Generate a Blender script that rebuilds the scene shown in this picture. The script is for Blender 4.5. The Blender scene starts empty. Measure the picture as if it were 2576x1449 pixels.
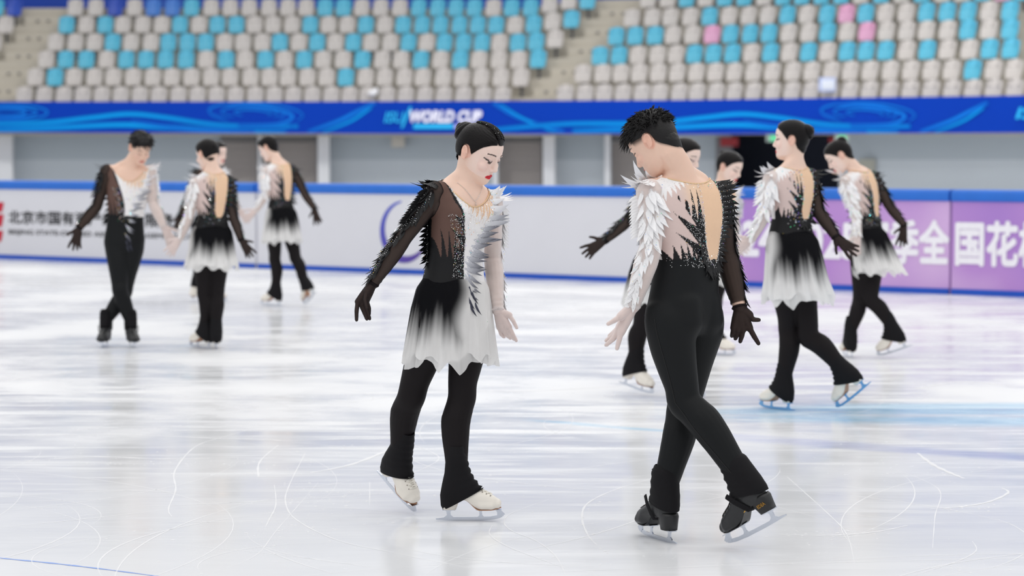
import bpy, bmesh, math, random
import numpy as np
from mathutils import Vector, Matrix
from mathutils.bvhtree import BVHTree

# ------------------------------------------------------------------ camera, light, exposure
W, H = 2576, 1449
LENS = 85.0
F_PX = LENS / 36.0 * W
CAM_H = 1.49                       # eye height over the ice
HORIZON = 386.0                    # horizon line in the picture
PITCH = math.atan((H / 2 - HORIZON) / F_PX)
scene = bpy.context.scene
COL = scene.collection
cam_data = bpy.data.cameras.new('camera')
cam_data.lens = LENS; cam_data.sensor_width = 36.0; cam_data.sensor_fit = 'HORIZONTAL'
cam_data.clip_end = 500
cam_data.dof.use_dof = True; cam_data.dof.focus_distance = 9.6; cam_data.dof.aperture_fstop = 3.0
cam = bpy.data.objects.new('camera', cam_data); COL.objects.link(cam)
cam.location = (0, 0, CAM_H); cam.rotation_euler = (math.pi / 2 - PITCH, 0, 0)
scene.camera = cam

world = bpy.data.worlds.new('arena_air'); scene.world = world; world.use_nodes = True
wn = world.node_tree.nodes; wl = world.node_tree.links
bg = wn['Background']
wtc = wn.new('ShaderNodeTexCoord'); wsep = wn.new('ShaderNodeSeparateXYZ'); wramp = wn.new('ShaderNodeValToRGB')
wl.new(wtc.outputs['Generated'], wsep.inputs[0]); wl.new(wsep.outputs['Z'], wramp.inputs[0]); wl.new(wramp.outputs[0], bg.inputs[0])
wramp.color_ramp.elements[0].position = 0.0; wramp.color_ramp.elements[0].color = (0.74, 0.76, 0.80, 1)
wramp.color_ramp.elements[1].position = 0.75; wramp.color_ramp.elements[1].color = (1.0, 1.0, 1.0, 1)
bg.inputs[1].default_value = 0.66

def arena_lamp(x, y, sx, sy, power):
    l = bpy.data.lights.new('arena_lamp', 'AREA'); l.shape = 'RECTANGLE'; l.size = sx; l.size_y = sy
    l.energy = power; l.color = (1.0, 0.985, 0.96)
    o = bpy.data.objects.new('arena_lamp', l); COL.objects.link(o); o.location = (x, y, 13.5)
for lx in (-16, -11, -6.5, -2.2, 2.2, 6.5, 11, 16):
    for ly in (-6, -1, 4, 9, 14, 19, 24, 30, 36):
        arena_lamp(lx, ly, 1.2, 0.35, 36)
for lx in (-14, 0, 14):
    arena_lamp(lx, 52, 5.0, 2.0, 1000)
scene.view_settings.view_transform = 'Standard'; scene.view_settings.look = 'None'
scene.view_settings.gamma = 1.0; scene.view_settings.exposure = 0.30
try: scene.view_settings.use_curve_mapping = False
except Exception: pass
scene.cycles.max_bounces = 8; scene.cycles.transparent_max_bounces = 12
scene.cycles.use_denoising = True

# ------------------------------------------------------------------ placing helpers
ST, CT = math.sin(PITCH), math.cos(PITCH)
def at(px, py, Y):
    """the point at depth Y that the photograph shows at px, py"""
    xc = (px - W / 2) / F_PX; yc = -(py - H / 2) / F_PX
    d = np.array([xc, CT + yc * ST, -ST + yc * CT])
    return np.array([0, 0, CAM_H]) + d * (Y / d[1])
def ground(px, py):
    xc = (px - W / 2) / F_PX; yc = -(py - H / 2) / F_PX
    d = np.array([xc, CT + yc * ST, -ST + yc * CT])
    return np.array([0, 0, CAM_H]) + d * (-CAM_H / d[2])
def lin(c):
    c = np.asarray(c, float) / 255.0
    return np.where(c <= 0.04045, c / 12.92, ((c + 0.055) / 1.055) ** 2.4)
def lin4(c): return tuple(lin(c)) + (1.0,)
def unit(v):
    v = np.asarray(v, float); n = np.linalg.norm(v); return v / (n if n > 1e-12 else 1)
def sm(a, b, x):
    t = np.clip((x - a) / (b - a), 0, 1); return t * t * (3 - 2 * t)

# ------------------------------------------------------------------ materials
MATS = {}
def mat(name, rgb=(200, 200, 200), rough=0.5, metal=0.0, spec=0.5, var=0.06, scale=20.0, attr=False, bump=0.0, bscale=120.0, sheen=0.0, transl=0.0, alpha=1.0, aniso=None, emit=None):
    if name in MATS: return MATS[name]
    m = bpy.data.materials.new(name); m.use_nodes = True
    nt = m.node_tree; N = nt.nodes; L = nt.links; b = N['Principled BSDF']; out = N['Material Output']
    b.inputs['Roughness'].default_value = rough; b.inputs['Metallic'].default_value = metal
    b.inputs['Specular IOR Level'].default_value = spec
    if sheen: b.inputs['Sheen Weight'].default_value = sheen
    tc = N.new('ShaderNodeTexCoord')
    if attr:
        src = N.new('ShaderNodeAttribute'); src.attribute_name = 'Col'; col = src.outputs['Color']
    else:
        src = N.new('ShaderNodeRGB'); src.outputs[0].default_value = lin4(rgb); col = src.outputs[0]
    nz = N.new('ShaderNodeTexNoise'); nz.inputs['Scale'].default_value = scale; nz.inputs['Detail'].default_value = 3
    L.new(tc.outputs['Object'], nz.inputs['Vector'])
    mr = N.new('ShaderNodeMapRange'); mr.inputs['To Min'].default_value = 1 - var; mr.inputs['To Max'].default_value = 1 + var
    L.new(nz.outputs['Fac'], mr.inputs['Value'])
    mx = N.new('ShaderNodeVectorMath'); mx.operation = 'SCALE'
    L.new(col, mx.inputs[0]); L.new(mr.outputs[0], mx.inputs['Scale'])
    L.new(mx.outputs[0], b.inputs['Base Color'])
    if emit is not None:
        b.inputs['Emission Color'].default_value = lin4(emit[0]); b.inputs['Emission Strength'].default_value = emit[1]
    if bump:
        n2 = N.new('ShaderNodeTexNoise'); n2.inputs['Scale'].default_value = bscale; n2.inputs['Detail'].default_value = 4
        if aniso:
            mp = N.new('ShaderNodeMapping'); mp.inputs['Scale'].default_value = aniso
            L.new(tc.outputs['Object'], mp.inputs[0]); L.new(mp.outputs[0], n2.inputs['Vector'])
        else: L.new(tc.outputs['Object'], n2.inputs['Vector'])
        bp = N.new('ShaderNodeBump'); bp.inputs['Strength'].default_value = bump; bp.inputs['Distance'].default_value = 0.004
        L.new(n2.outputs['Fac'], bp.inputs['Height']); L.new(bp.outputs[0], b.inputs['Normal'])
    sh = b.outputs[0]
    if transl:
        t = N.new('ShaderNodeBsdfTranslucent'); L.new(mx.outputs[0], t.inputs[0])
        ms = N.new('ShaderNodeMixShader'); ms.inputs[0].default_value = transl
        L.new(sh, ms.inputs[1]); L.new(t.outputs[0], ms.inputs[2]); sh = ms.outputs[0]
    if alpha < 1.0:
        tr = N.new('ShaderNodeBsdfTransparent'); ms = N.new('ShaderNodeMixShader')
        ms.inputs[0].default_value = alpha
        L.new(tr.outputs[0], ms.inputs[1]); L.new(sh, ms.inputs[2]); sh = ms.outputs[0]
    L.new(sh, out.inputs['Surface'])
    MATS[name] = m; return m

def sheer(name, rgb, alpha, edge):
    """see-through stretch mesh: the threads cover more where the cloth turns away"""
    m = mat(name, rgb, 0.75, spec=0.2, var=0.10, scale=35.0)
    nt = m.node_tree; N = nt.nodes; L = nt.links; out = N['Material Output']; b = N['Principled BSDF']
    tr = N.new('ShaderNodeBsdfTransparent'); ms = N.new('ShaderNodeMixShader')
    lw = N.new('ShaderNodeLayerWeight'); lw.inputs['Blend'].default_value = 0.45
    mr = N.new('ShaderNodeMapRange'); mr.inputs['To Min'].default_value = alpha; mr.inputs['To Max'].default_value = edge
    L.new(lw.outputs['Facing'], mr.inputs['Value']); L.new(mr.outputs[0], ms.inputs[0])
    L.new(tr.outputs[0], ms.inputs[1]); L.new(b.outputs[0], ms.inputs[2]); L.new(ms.outputs[0], out.inputs['Surface'])
    return m

# ------------------------------------------------------------------ mesh helpers
def mesh_from(name, V, Fc, material=None, col=None, smooth=True, recalc=False):
    me = bpy.data.meshes.new(name)
    V = np.asarray(V, float).reshape(-1, 3)
    me.from_pydata(V.tolist(), [], [list(map(int, f)) for f in Fc])
    if recalc:
        bm = bmesh.new(); bm.from_mesh(me); bmesh.ops.recalc_face_normals(bm, faces=bm.faces); bm.to_mesh(me); bm.free()
    if smooth: me.polygons.foreach_set('use_smooth', np.ones(len(me.polygons), bool))
    if col is not None:
        a = me.color_attributes.new('Col', 'FLOAT_COLOR', 'POINT')
        c = np.ones((len(V), 4), np.float32); c[:, :3] = col
        a.data.foreach_set('color', c.ravel())
    if material is not None:
        for m in (material if isinstance(material, (list, tuple)) else [material]): me.materials.append(m)
    me.update(); return me
def link(name, me, parent=None, loc=None, kind=None):
    o = bpy.data.objects.new(name, me); COL.objects.link(o)
    if parent is not None: o.parent = parent
    if loc is not None: o.location = loc
    if kind: o['kind'] = kind
    return o
def tag(o, label, cat, group=None):
    o['label'] = label; o['category'] = cat
    if group: o['group'] = group
    return o
def empty(name, loc):
    o = bpy.data.objects.new(name, None); COL.objects.link(o); o.location = loc; o.empty_display_size = 0.1; return o

class MB:
    """collects simple solids into one mesh"""
    def __init__(s): s.V = []; s.F = []; s.C = []
    def add(s, V, Fc, col=None):
        o = len(s.V); s.V += [list(map(float, v)) for v in V]; s.F += [[i + o for i in f] for f in Fc]
        s.C += [list(col) if col is not None else [1, 1, 1]] * len(V); return s
    def box(s, c, size, R=None, col=None):
        h = np.array(size) / 2.0
        P = np.array([[x, y, z] for x in (-1, 1) for y in (-1, 1) for z in (-1, 1)]) * h
        if R is not None: P = P @ np.array(R).T
        return s.add(P + np.array(c), [[0, 1, 3, 2], [4, 6, 7, 5], [0, 4, 5, 1], [2, 3, 7, 6], [0, 2, 6, 4], [1, 5, 7, 3]], col)
    def hexa(s, a, b, col=None):
        """a: 4 points, b: 4 points -> six faces"""
        return s.add(list(a) + list(b), [[0, 1, 2, 3], [7, 6, 5, 4], [0, 4, 5, 1], [1, 5, 6, 2], [2, 6, 7, 3], [3, 7, 4, 0]], col)
    def loft(s, rings, cap=True, col=None):
        n = len(rings[0]); V = np.concatenate([np.asarray(r) for r in rings]); Fc = []
        for i in range(len(rings) - 1):
            for j in range(n):
                k = (j + 1) % n; Fc.append([i * n + j, i * n + k, (i + 1) * n + k, (i + 1) * n + j])
        if cap: Fc.append(list(range(n))[::-1]); Fc.append([(len(rings) - 1) * n + j for j in range(n)])
        return s.add(V, Fc, col)
    def tube(s, P, R, n=10, ref=None, col=None, round_ends=True):
        return s.loft(tube_rings(P, R, n, ref, round_ends), True, col)
    def ball(s, c, r, n=12, frame=None, col=None):
        r = np.ones(3) * r; rings = []
        A = np.eye(3) if frame is None else np.array(frame)     # rows: axes
        for i in range(n // 2 + 1):
            t = -math.pi / 2 + math.pi * (i + 0.0) / (n // 2); t = max(min(t, 1.50), -1.50)
            a = np.linspace(0, 2 * math.pi, n, endpoint=False)
            Q = np.stack([np.cos(a) * math.cos(t) * r[0], np.sin(a) * math.cos(t) * r[1], np.full(n, math.sin(t) * r[2])], 1)
            rings.append(Q @ A + np.array(c))
        return s.loft(rings, True, col)
    def build(s, name, material, parent=None, loc=None, kind=None, smooth=False, recalc=True, usecol=False):
        V = np.array(s.V, float).reshape(-1, 3)
        if loc is not None: V = V - np.array(loc)
        me = mesh_from(name, V, s.F, material, np.array(s.C) if usecol else None, smooth, recalc)
        return link(name, me, parent, loc if parent is None else None, kind)

def tube_rings(P, R, n=10, ref=None, round_ends=True):
    P = np.asarray(P, float); R = [np.ones(2) * r if np.ndim(r) == 0 else np.asarray(r, float) for r in R]
    T = np.gradient(P, axis=0) if len(P) > 2 else np.repeat([P[-1] - P[0]], len(P), 0)
    T = np.array([unit(t) for t in T])
    u = np.array(ref, float) if ref is not None else np.array([0.0, 0, 1.0])
    if ref is None and abs(T[0] @ u) > 0.9: u = np.array([1.0, 0, 0])
    a = np.linspace(0, 2 * math.pi, n, endpoint=False); rings = []
    frames = []
    for t in T:
        u = unit(u - (u @ t) * t); frames.append((u, np.cross(t, u)))
    def ring(p, r, f): return p + np.outer(np.cos(a) * r[0], f[0]) + np.outer(np.sin(a) * r[1], f[1])
    if round_ends:
        m = min(R[0]); rings += [ring(P[0] - T[0] * m * 0.9, R[0] * 0.42, frames[0]), ring(P[0] - T[0] * m * 0.55, R[0] * 0.83, frames[0])]
    for p, r, f in zip(P, R, frames): rings.append(ring(p, r, f))
    if round_ends:
        m = min(R[-1]); rings += [ring(P[-1] + T[-1] * m * 0.55, R[-1] * 0.83, frames[-1]), ring(P[-1] + T[-1] * m * 0.9, R[-1] * 0.42, frames[-1])]
    return rings

def voxel(V, Fc, size, it=4):
    """fuse overlapping closed shells into one skin; returns vertices, quads"""
    me = mesh_from('tmp', V, Fc, smooth=False, recalc=False)
    bm = bmesh.new(); bm.from_mesh(me); bmesh.ops.recalc_face_normals(bm, faces=bm.faces); bm.to_mesh(me); bm.free()
    o = bpy.data.objects.new('tmp', me); COL.objects.link(o)
    md = o.modifiers.new('r', 'REMESH'); md.mode = 'VOXEL'; md.voxel_size = size; md.adaptivity = 0
    dg = bpy.context.evaluated_depsgraph_get(); ev = o.evaluated_get(dg); m2 = ev.to_mesh()
    nv = len(m2.vertices); X = np.empty(nv * 3, np.float32); m2.vertices.foreach_get('co', X); X = X.reshape(-1, 3).astype(float)
    nl = len(m2.loops); li = np.empty(nl, np.int32); m2.loops.foreach_get('vertex_index', li)
    Q = li.reshape(-1, 4)
    ev.to_mesh_clear(); bpy.data.objects.remove(o); bpy.data.meshes.remove(me)
    E = quad_edges(Q)
    for k in range(it):
        X = lap(X, E, 0.55); X = lap(X, E, -0.52) if it > 2 else X
    return X, Q
def quad_edges(Q):
    E = np.concatenate([Q[:, [0, 1]], Q[:, [1, 2]], Q[:, [2, 3]], Q[:, [3, 0]]]); E.sort(1)
    return np.unique(E, axis=0)
def lap(X, E, lam):
    n = len(X); deg = np.bincount(E.ravel(), minlength=n).astype(float); S = np.zeros_like(X)
    for c in range(3):
        S[:, c] = np.bincount(E[:, 0], X[E[:, 1], c], n) + np.bincount(E[:, 1], X[E[:, 0], c], n)
    return X + lam * (S / np.maximum(deg, 1)[:, None] - X)
def vnormals(X, Q):
    n = np.cross(X[Q[:, 2]] - X[Q[:, 0]], X[Q[:, 3]] - X[Q[:, 1]]); N = np.zeros_like(X)
    for k in range(4):
        for c in range(3): N[:, c] += np.bincount(Q[:, k], n[:, c], len(X))
    return N / np.maximum(np.linalg.norm(N, axis=1), 1e-12)[:, None]
def sub(X, Q, mask):
    """faces wholly inside mask, hem smoothed; returns vertex ids, quads, smoothed positions"""
    q = Q[mask[Q].all(1)]
    ids = np.unique(q); mp = -np.ones(len(X), int); mp[ids] = np.arange(len(ids)); q2 = mp[q]; P = X[ids].copy()
    if len(q2):
        Ea = np.concatenate([q2[:, [0, 1]], q2[:, [1, 2]], q2[:, [2, 3]], q2[:, [3, 0]]]); Ea.sort(1)
        Eu, c = np.unique(Ea, axis=0, return_counts=True); Eb = Eu[c == 1]
        if len(Eb):
            bnd = np.unique(Eb)
            for k in range(8):
                P2 = lap(P, Eb, 0.5); P[bnd] = P2[bnd]
    return ids, q2, P
def dilate(Q, mask, n=1):
    m = mask.copy()
    for k in range(n):
        hit = m[Q].any(1); m2 = m.copy(); m2[Q[hit].ravel()] = True; m = m2
    return m
def splined(P, R, n):
    """smooth centre line and radius through the given stations"""
    P = np.asarray(P, float); R = np.asarray(R, float); k = len(P); d = np.r_[0, np.cumsum(np.linalg.norm(np.diff(P, axis=0), axis=1))]; T = np.gradient(P, d, axis=0); Q = []
    for x in np.linspace(0, d[-1], n):
        i = min(np.searchsorted(d, x, 'right') - 1, k - 2); h = d[i + 1] - d[i]; f = (x - d[i]) / h
        Q.append((2 * f ** 3 - 3 * f * f + 1) * P[i] + (f ** 3 - 2 * f * f + f) * h * T[i] + (-2 * f ** 3 + 3 * f * f) * P[i + 1] + (f ** 3 - f * f) * h * T[i + 1])
    return np.array(Q), np.interp(np.linspace(0, d[-1], n), d, R)
def vnoise(P, s, seed=0):
    """cheap smooth value noise, -1..1"""
    P = np.asarray(P) * s + seed * 17.3
    return (np.sin(P[:, 0] * 1.7 + 1.3 * np.sin(P[:, 1] * 1.1 + seed)) + np.sin(P[:, 1] * 2.3 + 1.7 * np.sin(P[:, 2] * 0.9)) + np.sin(P[:, 2] * 1.9 + 1.5 * np.sin(P[:, 0] * 1.3))) / 3.0
# ================================================================== THE ICE
def ice_material():
    m = bpy.data.materials.new('ice'); m.use_nodes = True
    nt = m.node_tree; N = nt.nodes; L = nt.links; b = N['Principled BSDF']
    geo = N.new('ShaderNodeNewGeometry'); sep = N.new('ShaderNodeSeparateXYZ'); L.new(geo.outputs['Position'], sep.inputs[0])
    def val(v):
        n = N.new('ShaderNodeValue'); n.outputs[0].default_value = v; return n.outputs[0]
    def math_(op, a, c=None, clamp=False):
        n = N.new('ShaderNodeMath'); n.operation = op; n.use_clamp = clamp
        for i, x in enumerate((a, c)):
            if x is None: continue
            if isinstance(x, (int, float)): n.inputs[i].default_value = x
            else: L.new(x, n.inputs[i])
        return n.outputs[0]
    def noise(scale, detail=4, mapping=(1, 1, 1), rot=0.0, rough=0.55):
        mp = N.new('ShaderNodeMapping'); mp.inputs['Scale'].default_value = mapping; mp.inputs['Rotation'].default_value = (0, 0, rot)
        L.new(geo.outputs['Position'], mp.inputs[0])
        n = N.new('ShaderNodeTexNoise'); n.inputs['Scale'].default_value = scale; n.inputs['Detail'].default_value = detail; n.inputs['Roughness'].default_value = rough
        L.new(mp.outputs[0], n.inputs['Vector']); return n.outputs['Fac']
    def ramp(x, a, c):
        n = N.new('ShaderNodeMapRange'); n.interpolation_type = 'SMOOTHSTEP'
        n.inputs['From Min'].default_value = a; n.inputs['From Max'].default_value = c; L.new(x, n.inputs['Value']); return n.outputs[0]
    def mix(f, A, B):
        n = N.new('ShaderNodeMix'); n.data_type = 'RGBA'
        if isinstance(f, float): n.inputs[0].default_value = f
        else: L.new(f, n.inputs[0])
        for i, x in ((6, A), (7, B)):
            if isinstance(x, tuple): n.inputs[i].default_value = x
            else: L.new(x, n.inputs[i])
        return n.outputs[2]
    # ploughed snow: streaks along several skating directions, plus soft drifts
    s1 = ramp(noise(1.6, 6, (0.35, 2.2, 1), 0.10, 0.65), 0.44, 0.74)
    s2 = ramp(noise(2.1, 6, (0.4, 2.6, 1), -0.5, 0.65), 0.47, 0.76)
    s3 = ramp(noise(0.45, 5, (1, 1, 1), 0.3, 0.6), 0.42, 0.66)
    sp = ramp(noise(26.0, 3, (1, 1, 1), 0.0, 0.6), 0.66, 0.74)
    snow = math_('MAXIMUM', math_('MAXIMUM', s1, s2), math_('MULTIPLY', s3, 0.75))
    snow = math_('ADD', math_('MULTIPLY', snow, 0.85), math_('MULTIPLY', sp, math_('ADD', math_('MULTIPLY', s3, 0.5), 0.12)), True)
    far = ramp(sep.outputs['Y'], 10.0, 15.0)           # the middle of the rink is cut up more than the strip nearest
    snow = math_('MULTIPLY', snow, math_('ADD', math_('MULTIPLY', far, 0.62), 0.26))
    base = mix(ramp(noise(0.35, 3), 0.3, 0.7), lin4((218, 220, 224)), lin4((227, 228, 230)))
    # painted rings under the ice
    def ring(cx, cy, r0, r1, soft):
        d = math_('SQRT', math_('ADD', math_('POWER', math_('SUBTRACT', sep.outputs['X'], cx), 2.0), math_('POWER', math_('SUBTRACT', sep.outputs['Y'], cy), 2.0)))
        n = noise(1.2, 4, (0.5, 1.6, 1)); d = math_('ADD', d, math_('MULTIPLY', math_('SUBTRACT', n, 0.5), 0.25))
        a = ramp(d, r0 - soft, r0 + soft); c = ramp(d, r1 - soft, r1 + soft)
        return math_('MULTIPLY', a, math_('SUBTRACT', 1.0, c))
    def ell(cx, cy, rx, ry, soft=0.25):
        d = math_('SQRT', math_('ADD', math_('POWER', math_('DIVIDE', math_('SUBTRACT', sep.outputs['X'], cx), rx), 2.0), math_('POWER', math_('DIVIDE', math_('SUBTRACT', sep.outputs['Y'], cy), ry), 2.0)))
        n = noise(1.5, 5, (0.4, 1.8, 1)); d = math_('ADD', d, math_('MULTIPLY', math_('SUBTRACT', n, 0.5), 0.5))
        return math_('SUBTRACT', 1.0, ramp(d, 1 - soft, 1 + soft))
    keep = math_('SUBTRACT', 1.0, math_('MULTIPLY', ramp(noise(1.3, 6, (0.35, 2.4, 1), 0.12, 0.7), 0.48, 0.66), 0.75))
    ln = math_('ADD', math_('SUBTRACT', sep.outputs['Y'], 13.50), math_('MULTIPLY', sep.outputs['X'], 0.66))
    ln = math_('ADD', ln, math_('MULTIPLY', math_('SUBTRACT', noise(1.1, 4, (0.5, 1.6, 1)), 0.5), 0.22))
    def band(lo, hi, soft): return math_('MULTIPLY', ramp(ln, lo - soft, lo + soft), math_('SUBTRACT', 1.0, ramp(ln, hi - soft, hi + soft)))
    gx = ramp(sep.outputs['X'], 0.0, 0.3); hx = ramp(sep.outputs['X'], 0.7, 1.2)
    blue = math_('MULTIPLY', math_('MAXIMUM', ell(2.85, 13.80, 1.75, 0.60), math_('MULTIPLY', band(-0.05, 0.06, 0.05), math_('MULTIPLY', gx, math_('SUBTRACT', 1.0, hx)))), keep)
    viol = math_('MULTIPLY', band(-0.22, 0.10, 0.09), math_('MULTIPLY', keep, math_('MULTIPLY', hx, 0.7)))
    base = mix(math_('MULTIPLY', blue, 0.85), base, lin4((150, 199, 228)))
    base = mix(viol, base, lin4((176, 182, 214)))
    base = mix(math_('MULTIPLY', snow, 0.72), base, lin4((240, 240, 240)))
    L.new(base, b.inputs['Base Color'])
    r = N.new('ShaderNodeMapRange'); r.inputs['To Min'].default_value = 0.11; r.inputs['To Max'].default_value = 0.70
    L.new(snow, r.inputs['Value']); L.new(r.outputs[0], b.inputs['Roughness'])
    sr = N.new('ShaderNodeMapRange'); sr.inputs['To Min'].default_value = 0.24; sr.inputs['To Max'].default_value = 0.08
    L.new(snow, sr.inputs['Value']); L.new(sr.outputs[0], b.inputs['Specular IOR Level'])
    b.inputs['IOR'].default_value = 1.31
    bp = N.new('ShaderNodeBump'); bp.inputs['Strength'].default_value = 0.10; bp.inputs['Distance'].default_value = 0.01
    L.new(noise(3.0, 5, (0.5, 2.0, 1), 0.1), bp.inputs['Height']); L.new(bp.outputs[0], b.inputs['Normal'])
    return m
ice_m = ice_material()
mesh = mesh_from('floor', [[-40, -6, 0], [40, -6, 0], [40, 75, 0], [-40, 75, 0]], [[0, 1, 2, 3]], ice_m, smooth=False)
floor = link('floor', mesh, kind='structure')
floor['label'] = 'white scratched ice of the rink'

def ribbon(pts, w, z=0.0015, n=8):
    """flat strip lying on the ice through picture points"""
    P = np.array([ground(*p)[:2] for p in pts]); k = len(P)
    t = np.linspace(0, k - 1, (k - 1) * n + 1); Q = []
    for tt in t:
        i = min(int(tt), k - 2); f = tt - i
        p0, p1, p2, p3 = P[max(i - 1, 0)], P[i], P[i + 1], P[min(i + 2, k - 1)]
        Q.append(0.5 * ((2 * p1) + (p2 - p0) * f + (2 * p0 - 5 * p1 + 4 * p2 - p3) * f * f + (3 * p1 - p0 - 3 * p2 + p3) * f ** 3))
    Q = np.array(Q); T = np.gradient(Q, axis=0); T /= np.linalg.norm(T, axis=1)[:, None]; Nn = np.stack([-T[:, 1], T[:, 0]], 1)
    ww = w * (0.35 + 0.65 * np.sin(np.linspace(0.12, math.pi - 0.12, len(Q))))[:, None] * (1 + 0.35 * np.sin(np.arange(len(Q)) * 1.7))[:, None]
    A = Q + Nn * ww / 2; B = Q - Nn * ww / 2; V = np.concatenate([np.c_[A, np.full(len(A), z)], np.c_[B, np.full(len(B), z)]])
    m = len(Q); return V, [[i, i + 1, m + i + 1, m + i] for i in range(m - 1)]
snow_m = mat('scraped_snow', (246, 246, 247), 0.9, spec=0.1, alpha=0.62)
mb = MB()
for pts, w in [
    ([(768, 1140), (726, 1225), (719, 1268), (748, 1310), (850, 1360), (1000, 1393), (1180, 1430)], .006),
    ([(1690, 1192), (1560, 1228), (1482, 1264), (1464, 1300), (1478, 1345), (1502, 1372)], .008),
    ([(1380, 1257), (1290, 1290), (1268, 1313), (1288, 1336), (1350, 1362), (1398, 1400), (1422, 1446)], .005),
    ([(1238, 1322), (1232, 1345), (1270, 1372), (1340, 1400), (1430, 1432)], .005),
    ([(1280, 1442), (1700, 1428), (2150, 1414), (2576, 1404)], .006),
    ([(1960, 1345), (2060, 1348), (2140, 1345), (2220, 1336), (2284, 1322)], .012),
    ([(2308, 1140), (2345, 1168), (2390, 1190), (2425, 1204)], .022),
    ([(2340, 1281), (2420, 1275), (2490, 1262), (2536, 1240), (2520, 1228)], .014),
    ([(2446, 1362), (2456, 1385), (2420, 1408), (2350, 1432), (2300, 1448)], .005),
    ([(0, 1236), (220, 1232), (430, 1238), (620, 1244)], .008),
    ([(700, 1120), (655, 1160), (650, 1195), (664, 1200), (760, 1198), (870, 1196)], .010),
    ([(432, 1300), (424, 1280), (442, 1232), (440, 1185), (490, 1125), (560, 1100), (640, 1078)], .007),
    ([(690, 1220), (694, 1270), (676, 1310), (668, 1326)], .005),
    ([(700, 1225), (790, 1225), (880, 1210)], .008),
    ([(450, 1314), (620, 1312), (740, 1306)], .005),
    ([(930, 1213), (930, 1272)], .004),
    ([(1000, 1290), (900, 1280), (760, 1275)], .005),
    ([(2250, 1180), (2360, 1230), (2352, 1300), (2346, 1380)], .004),
    ([(1980, 1200), (2080, 1290), (2130, 1345), (2150, 1420)], .004),
    ([(2050, 1270), (2200, 1285), (2400, 1282), (2576, 1274)], .004),
    ([(1000, 1120), (960, 1140), (880, 1170), (780, 1190)], .022),
    ([(1010, 1110), (1090, 1140), (1100, 1160), (1040, 1190)], .006),
    ([(60, 1160), (240, 1150), (420, 1155), (600, 1150)], .02),
    ([(1260, 1215), (1500, 1210), (1660, 1213)], .005),
    ([(800, 1215), (700, 1330), (640, 1400), (520, 1446)], .003),
    ([(150, 1305), (260, 1292), (330, 1288)], .003),
    ([(1700, 1095), (2000, 1090), (2300, 1108), (2576, 1130)], .012),
    ([(0, 1100), (300, 1094), (700, 1108), (1000, 1100)], .02),
    ([(200, 1010), (500, 1000), (900, 1012)], .03), ([(1040, 980), (1300, 985), (1560, 972)], .03),
    ([(0, 960), (260, 930), (520, 940), (830, 925)], .04), ([(560, 905), (760, 895), (1000, 905)], .03),
    ([(2100, 800), (2250, 815), (2420, 808), (2576, 820)], .05), ([(2300, 980), (2420, 960), (2560, 975)], .03)]:
    mb.add(*ribbon(pts, w))
rnd = random.Random(5)
BLADES = [ground(*p)[:2] for p in ((1655, 1365), (1850, 1380), (1180, 1312), (1036, 1294))]
def near_blade(x, y, r=.24): return any(math.hypot(x - b[0], y - b[1]) < r for b in BLADES)
for i in range(90):                                   # fine hairline cuts all over
    px, py = rnd.uniform(-60, 2640), rnd.uniform(900, 1440) ; g = ground(px, py); r_ = rnd.uniform(.5, 3.5); a0 = rnd.uniform(0, 6.28); sp_ = rnd.uniform(.25, 1.1) / r_ * (1.6 if r_ > 1.5 else 1)
    cxy = g[:2] - r_ * np.array([math.cos(a0), math.sin(a0)]); aa = np.linspace(a0 - sp_, a0 + sp_, 22); w = rnd.uniform(.0015, .004); k = len(aa); tp = np.sin(np.linspace(.1, 3.04, k)) * w
    if any(near_blade(cxy[0] + r_ * math.cos(a), cxy[1] + r_ * math.sin(a)) for a in aa): continue
    mb.add([[cxy[0] + (r_ + t) * math.cos(a), cxy[1] + (r_ + t) * math.sin(a), .0012] for a, t in zip(aa, tp)] + [[cxy[0] + (r_ - t) * math.cos(a), cxy[1] + (r_ - t) * math.sin(a), .0012] for a, t in zip(aa, tp)], [[j, j + 1, k + j + 1, k + j] for j in range(k - 1)])
def flake(x, y, r):                                   # a crumb of scraped snow, a low dome
    k = 6; a0 = rnd.random() * 6; ring = []
    for j in range(k):
        rr = r * (0.6 + 0.6 * rnd.random()); ring.append([x + rr * math.cos(a0 + j * 6.283 / k), y + rr * math.sin(a0 + j * 6.283 / k), 0.001])
    mb.add(ring + [[x, y, r * 0.35]], [[j, (j + 1) % k, k] for j in range(k)])
for cx, cy, sx, sy, n in [(300, 1160, 300, 14, 110), (800, 1250, 130, 60, 160), (760, 1330, 120, 30, 60), (1010, 1300, 120, 16, 50), (1250, 1240, 250, 40, 60), (1500, 1300, 60, 50, 50),
                          (2090, 1345, 130, 12, 110), (1980, 1375, 90, 10, 40), (2430, 1275, 80, 12, 50), (2330, 1190, 120, 20, 50), (2400, 1420, 180, 14, 60), (1330, 1130, 260, 10, 80),
                          (200, 1010, 220, 20, 60), (1200, 1000, 300, 30, 60), (2200, 1150, 250, 40, 60), (1300, 1350, 900, 80, 140), (1290, 1130, 700, 12, 160), (480, 1165, 420, 10, 140), (1560, 1385, 40, 10, 20), (340, 1340, 300, 60, 40), (1720, 1400, 200, 20, 40)]:
    for i in range(n):
        px, py = rnd.gauss(cx, sx * .6), rnd.gauss(cy, sy * .6)
        if py < 860: continue
        g = ground(px, py)
        if near_blade(g[0], g[1]): continue
        flake(g[0], g[1], 0.002 + 0.007 * rnd.random() ** 3)
o = mb.build('ice_scratches', snow_m, kind='stuff', smooth=False)
tag(o, 'white blade scratches and snow crumbs on the ice', 'scratches')
line_m = mat('ice_paint_blue', (110, 150, 225), 0.4)
V, Fc = ribbon([(-120, 1390), (0, 1404), (130, 1417), (260, 1432), (420, 1453)], .016, .0008)
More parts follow.
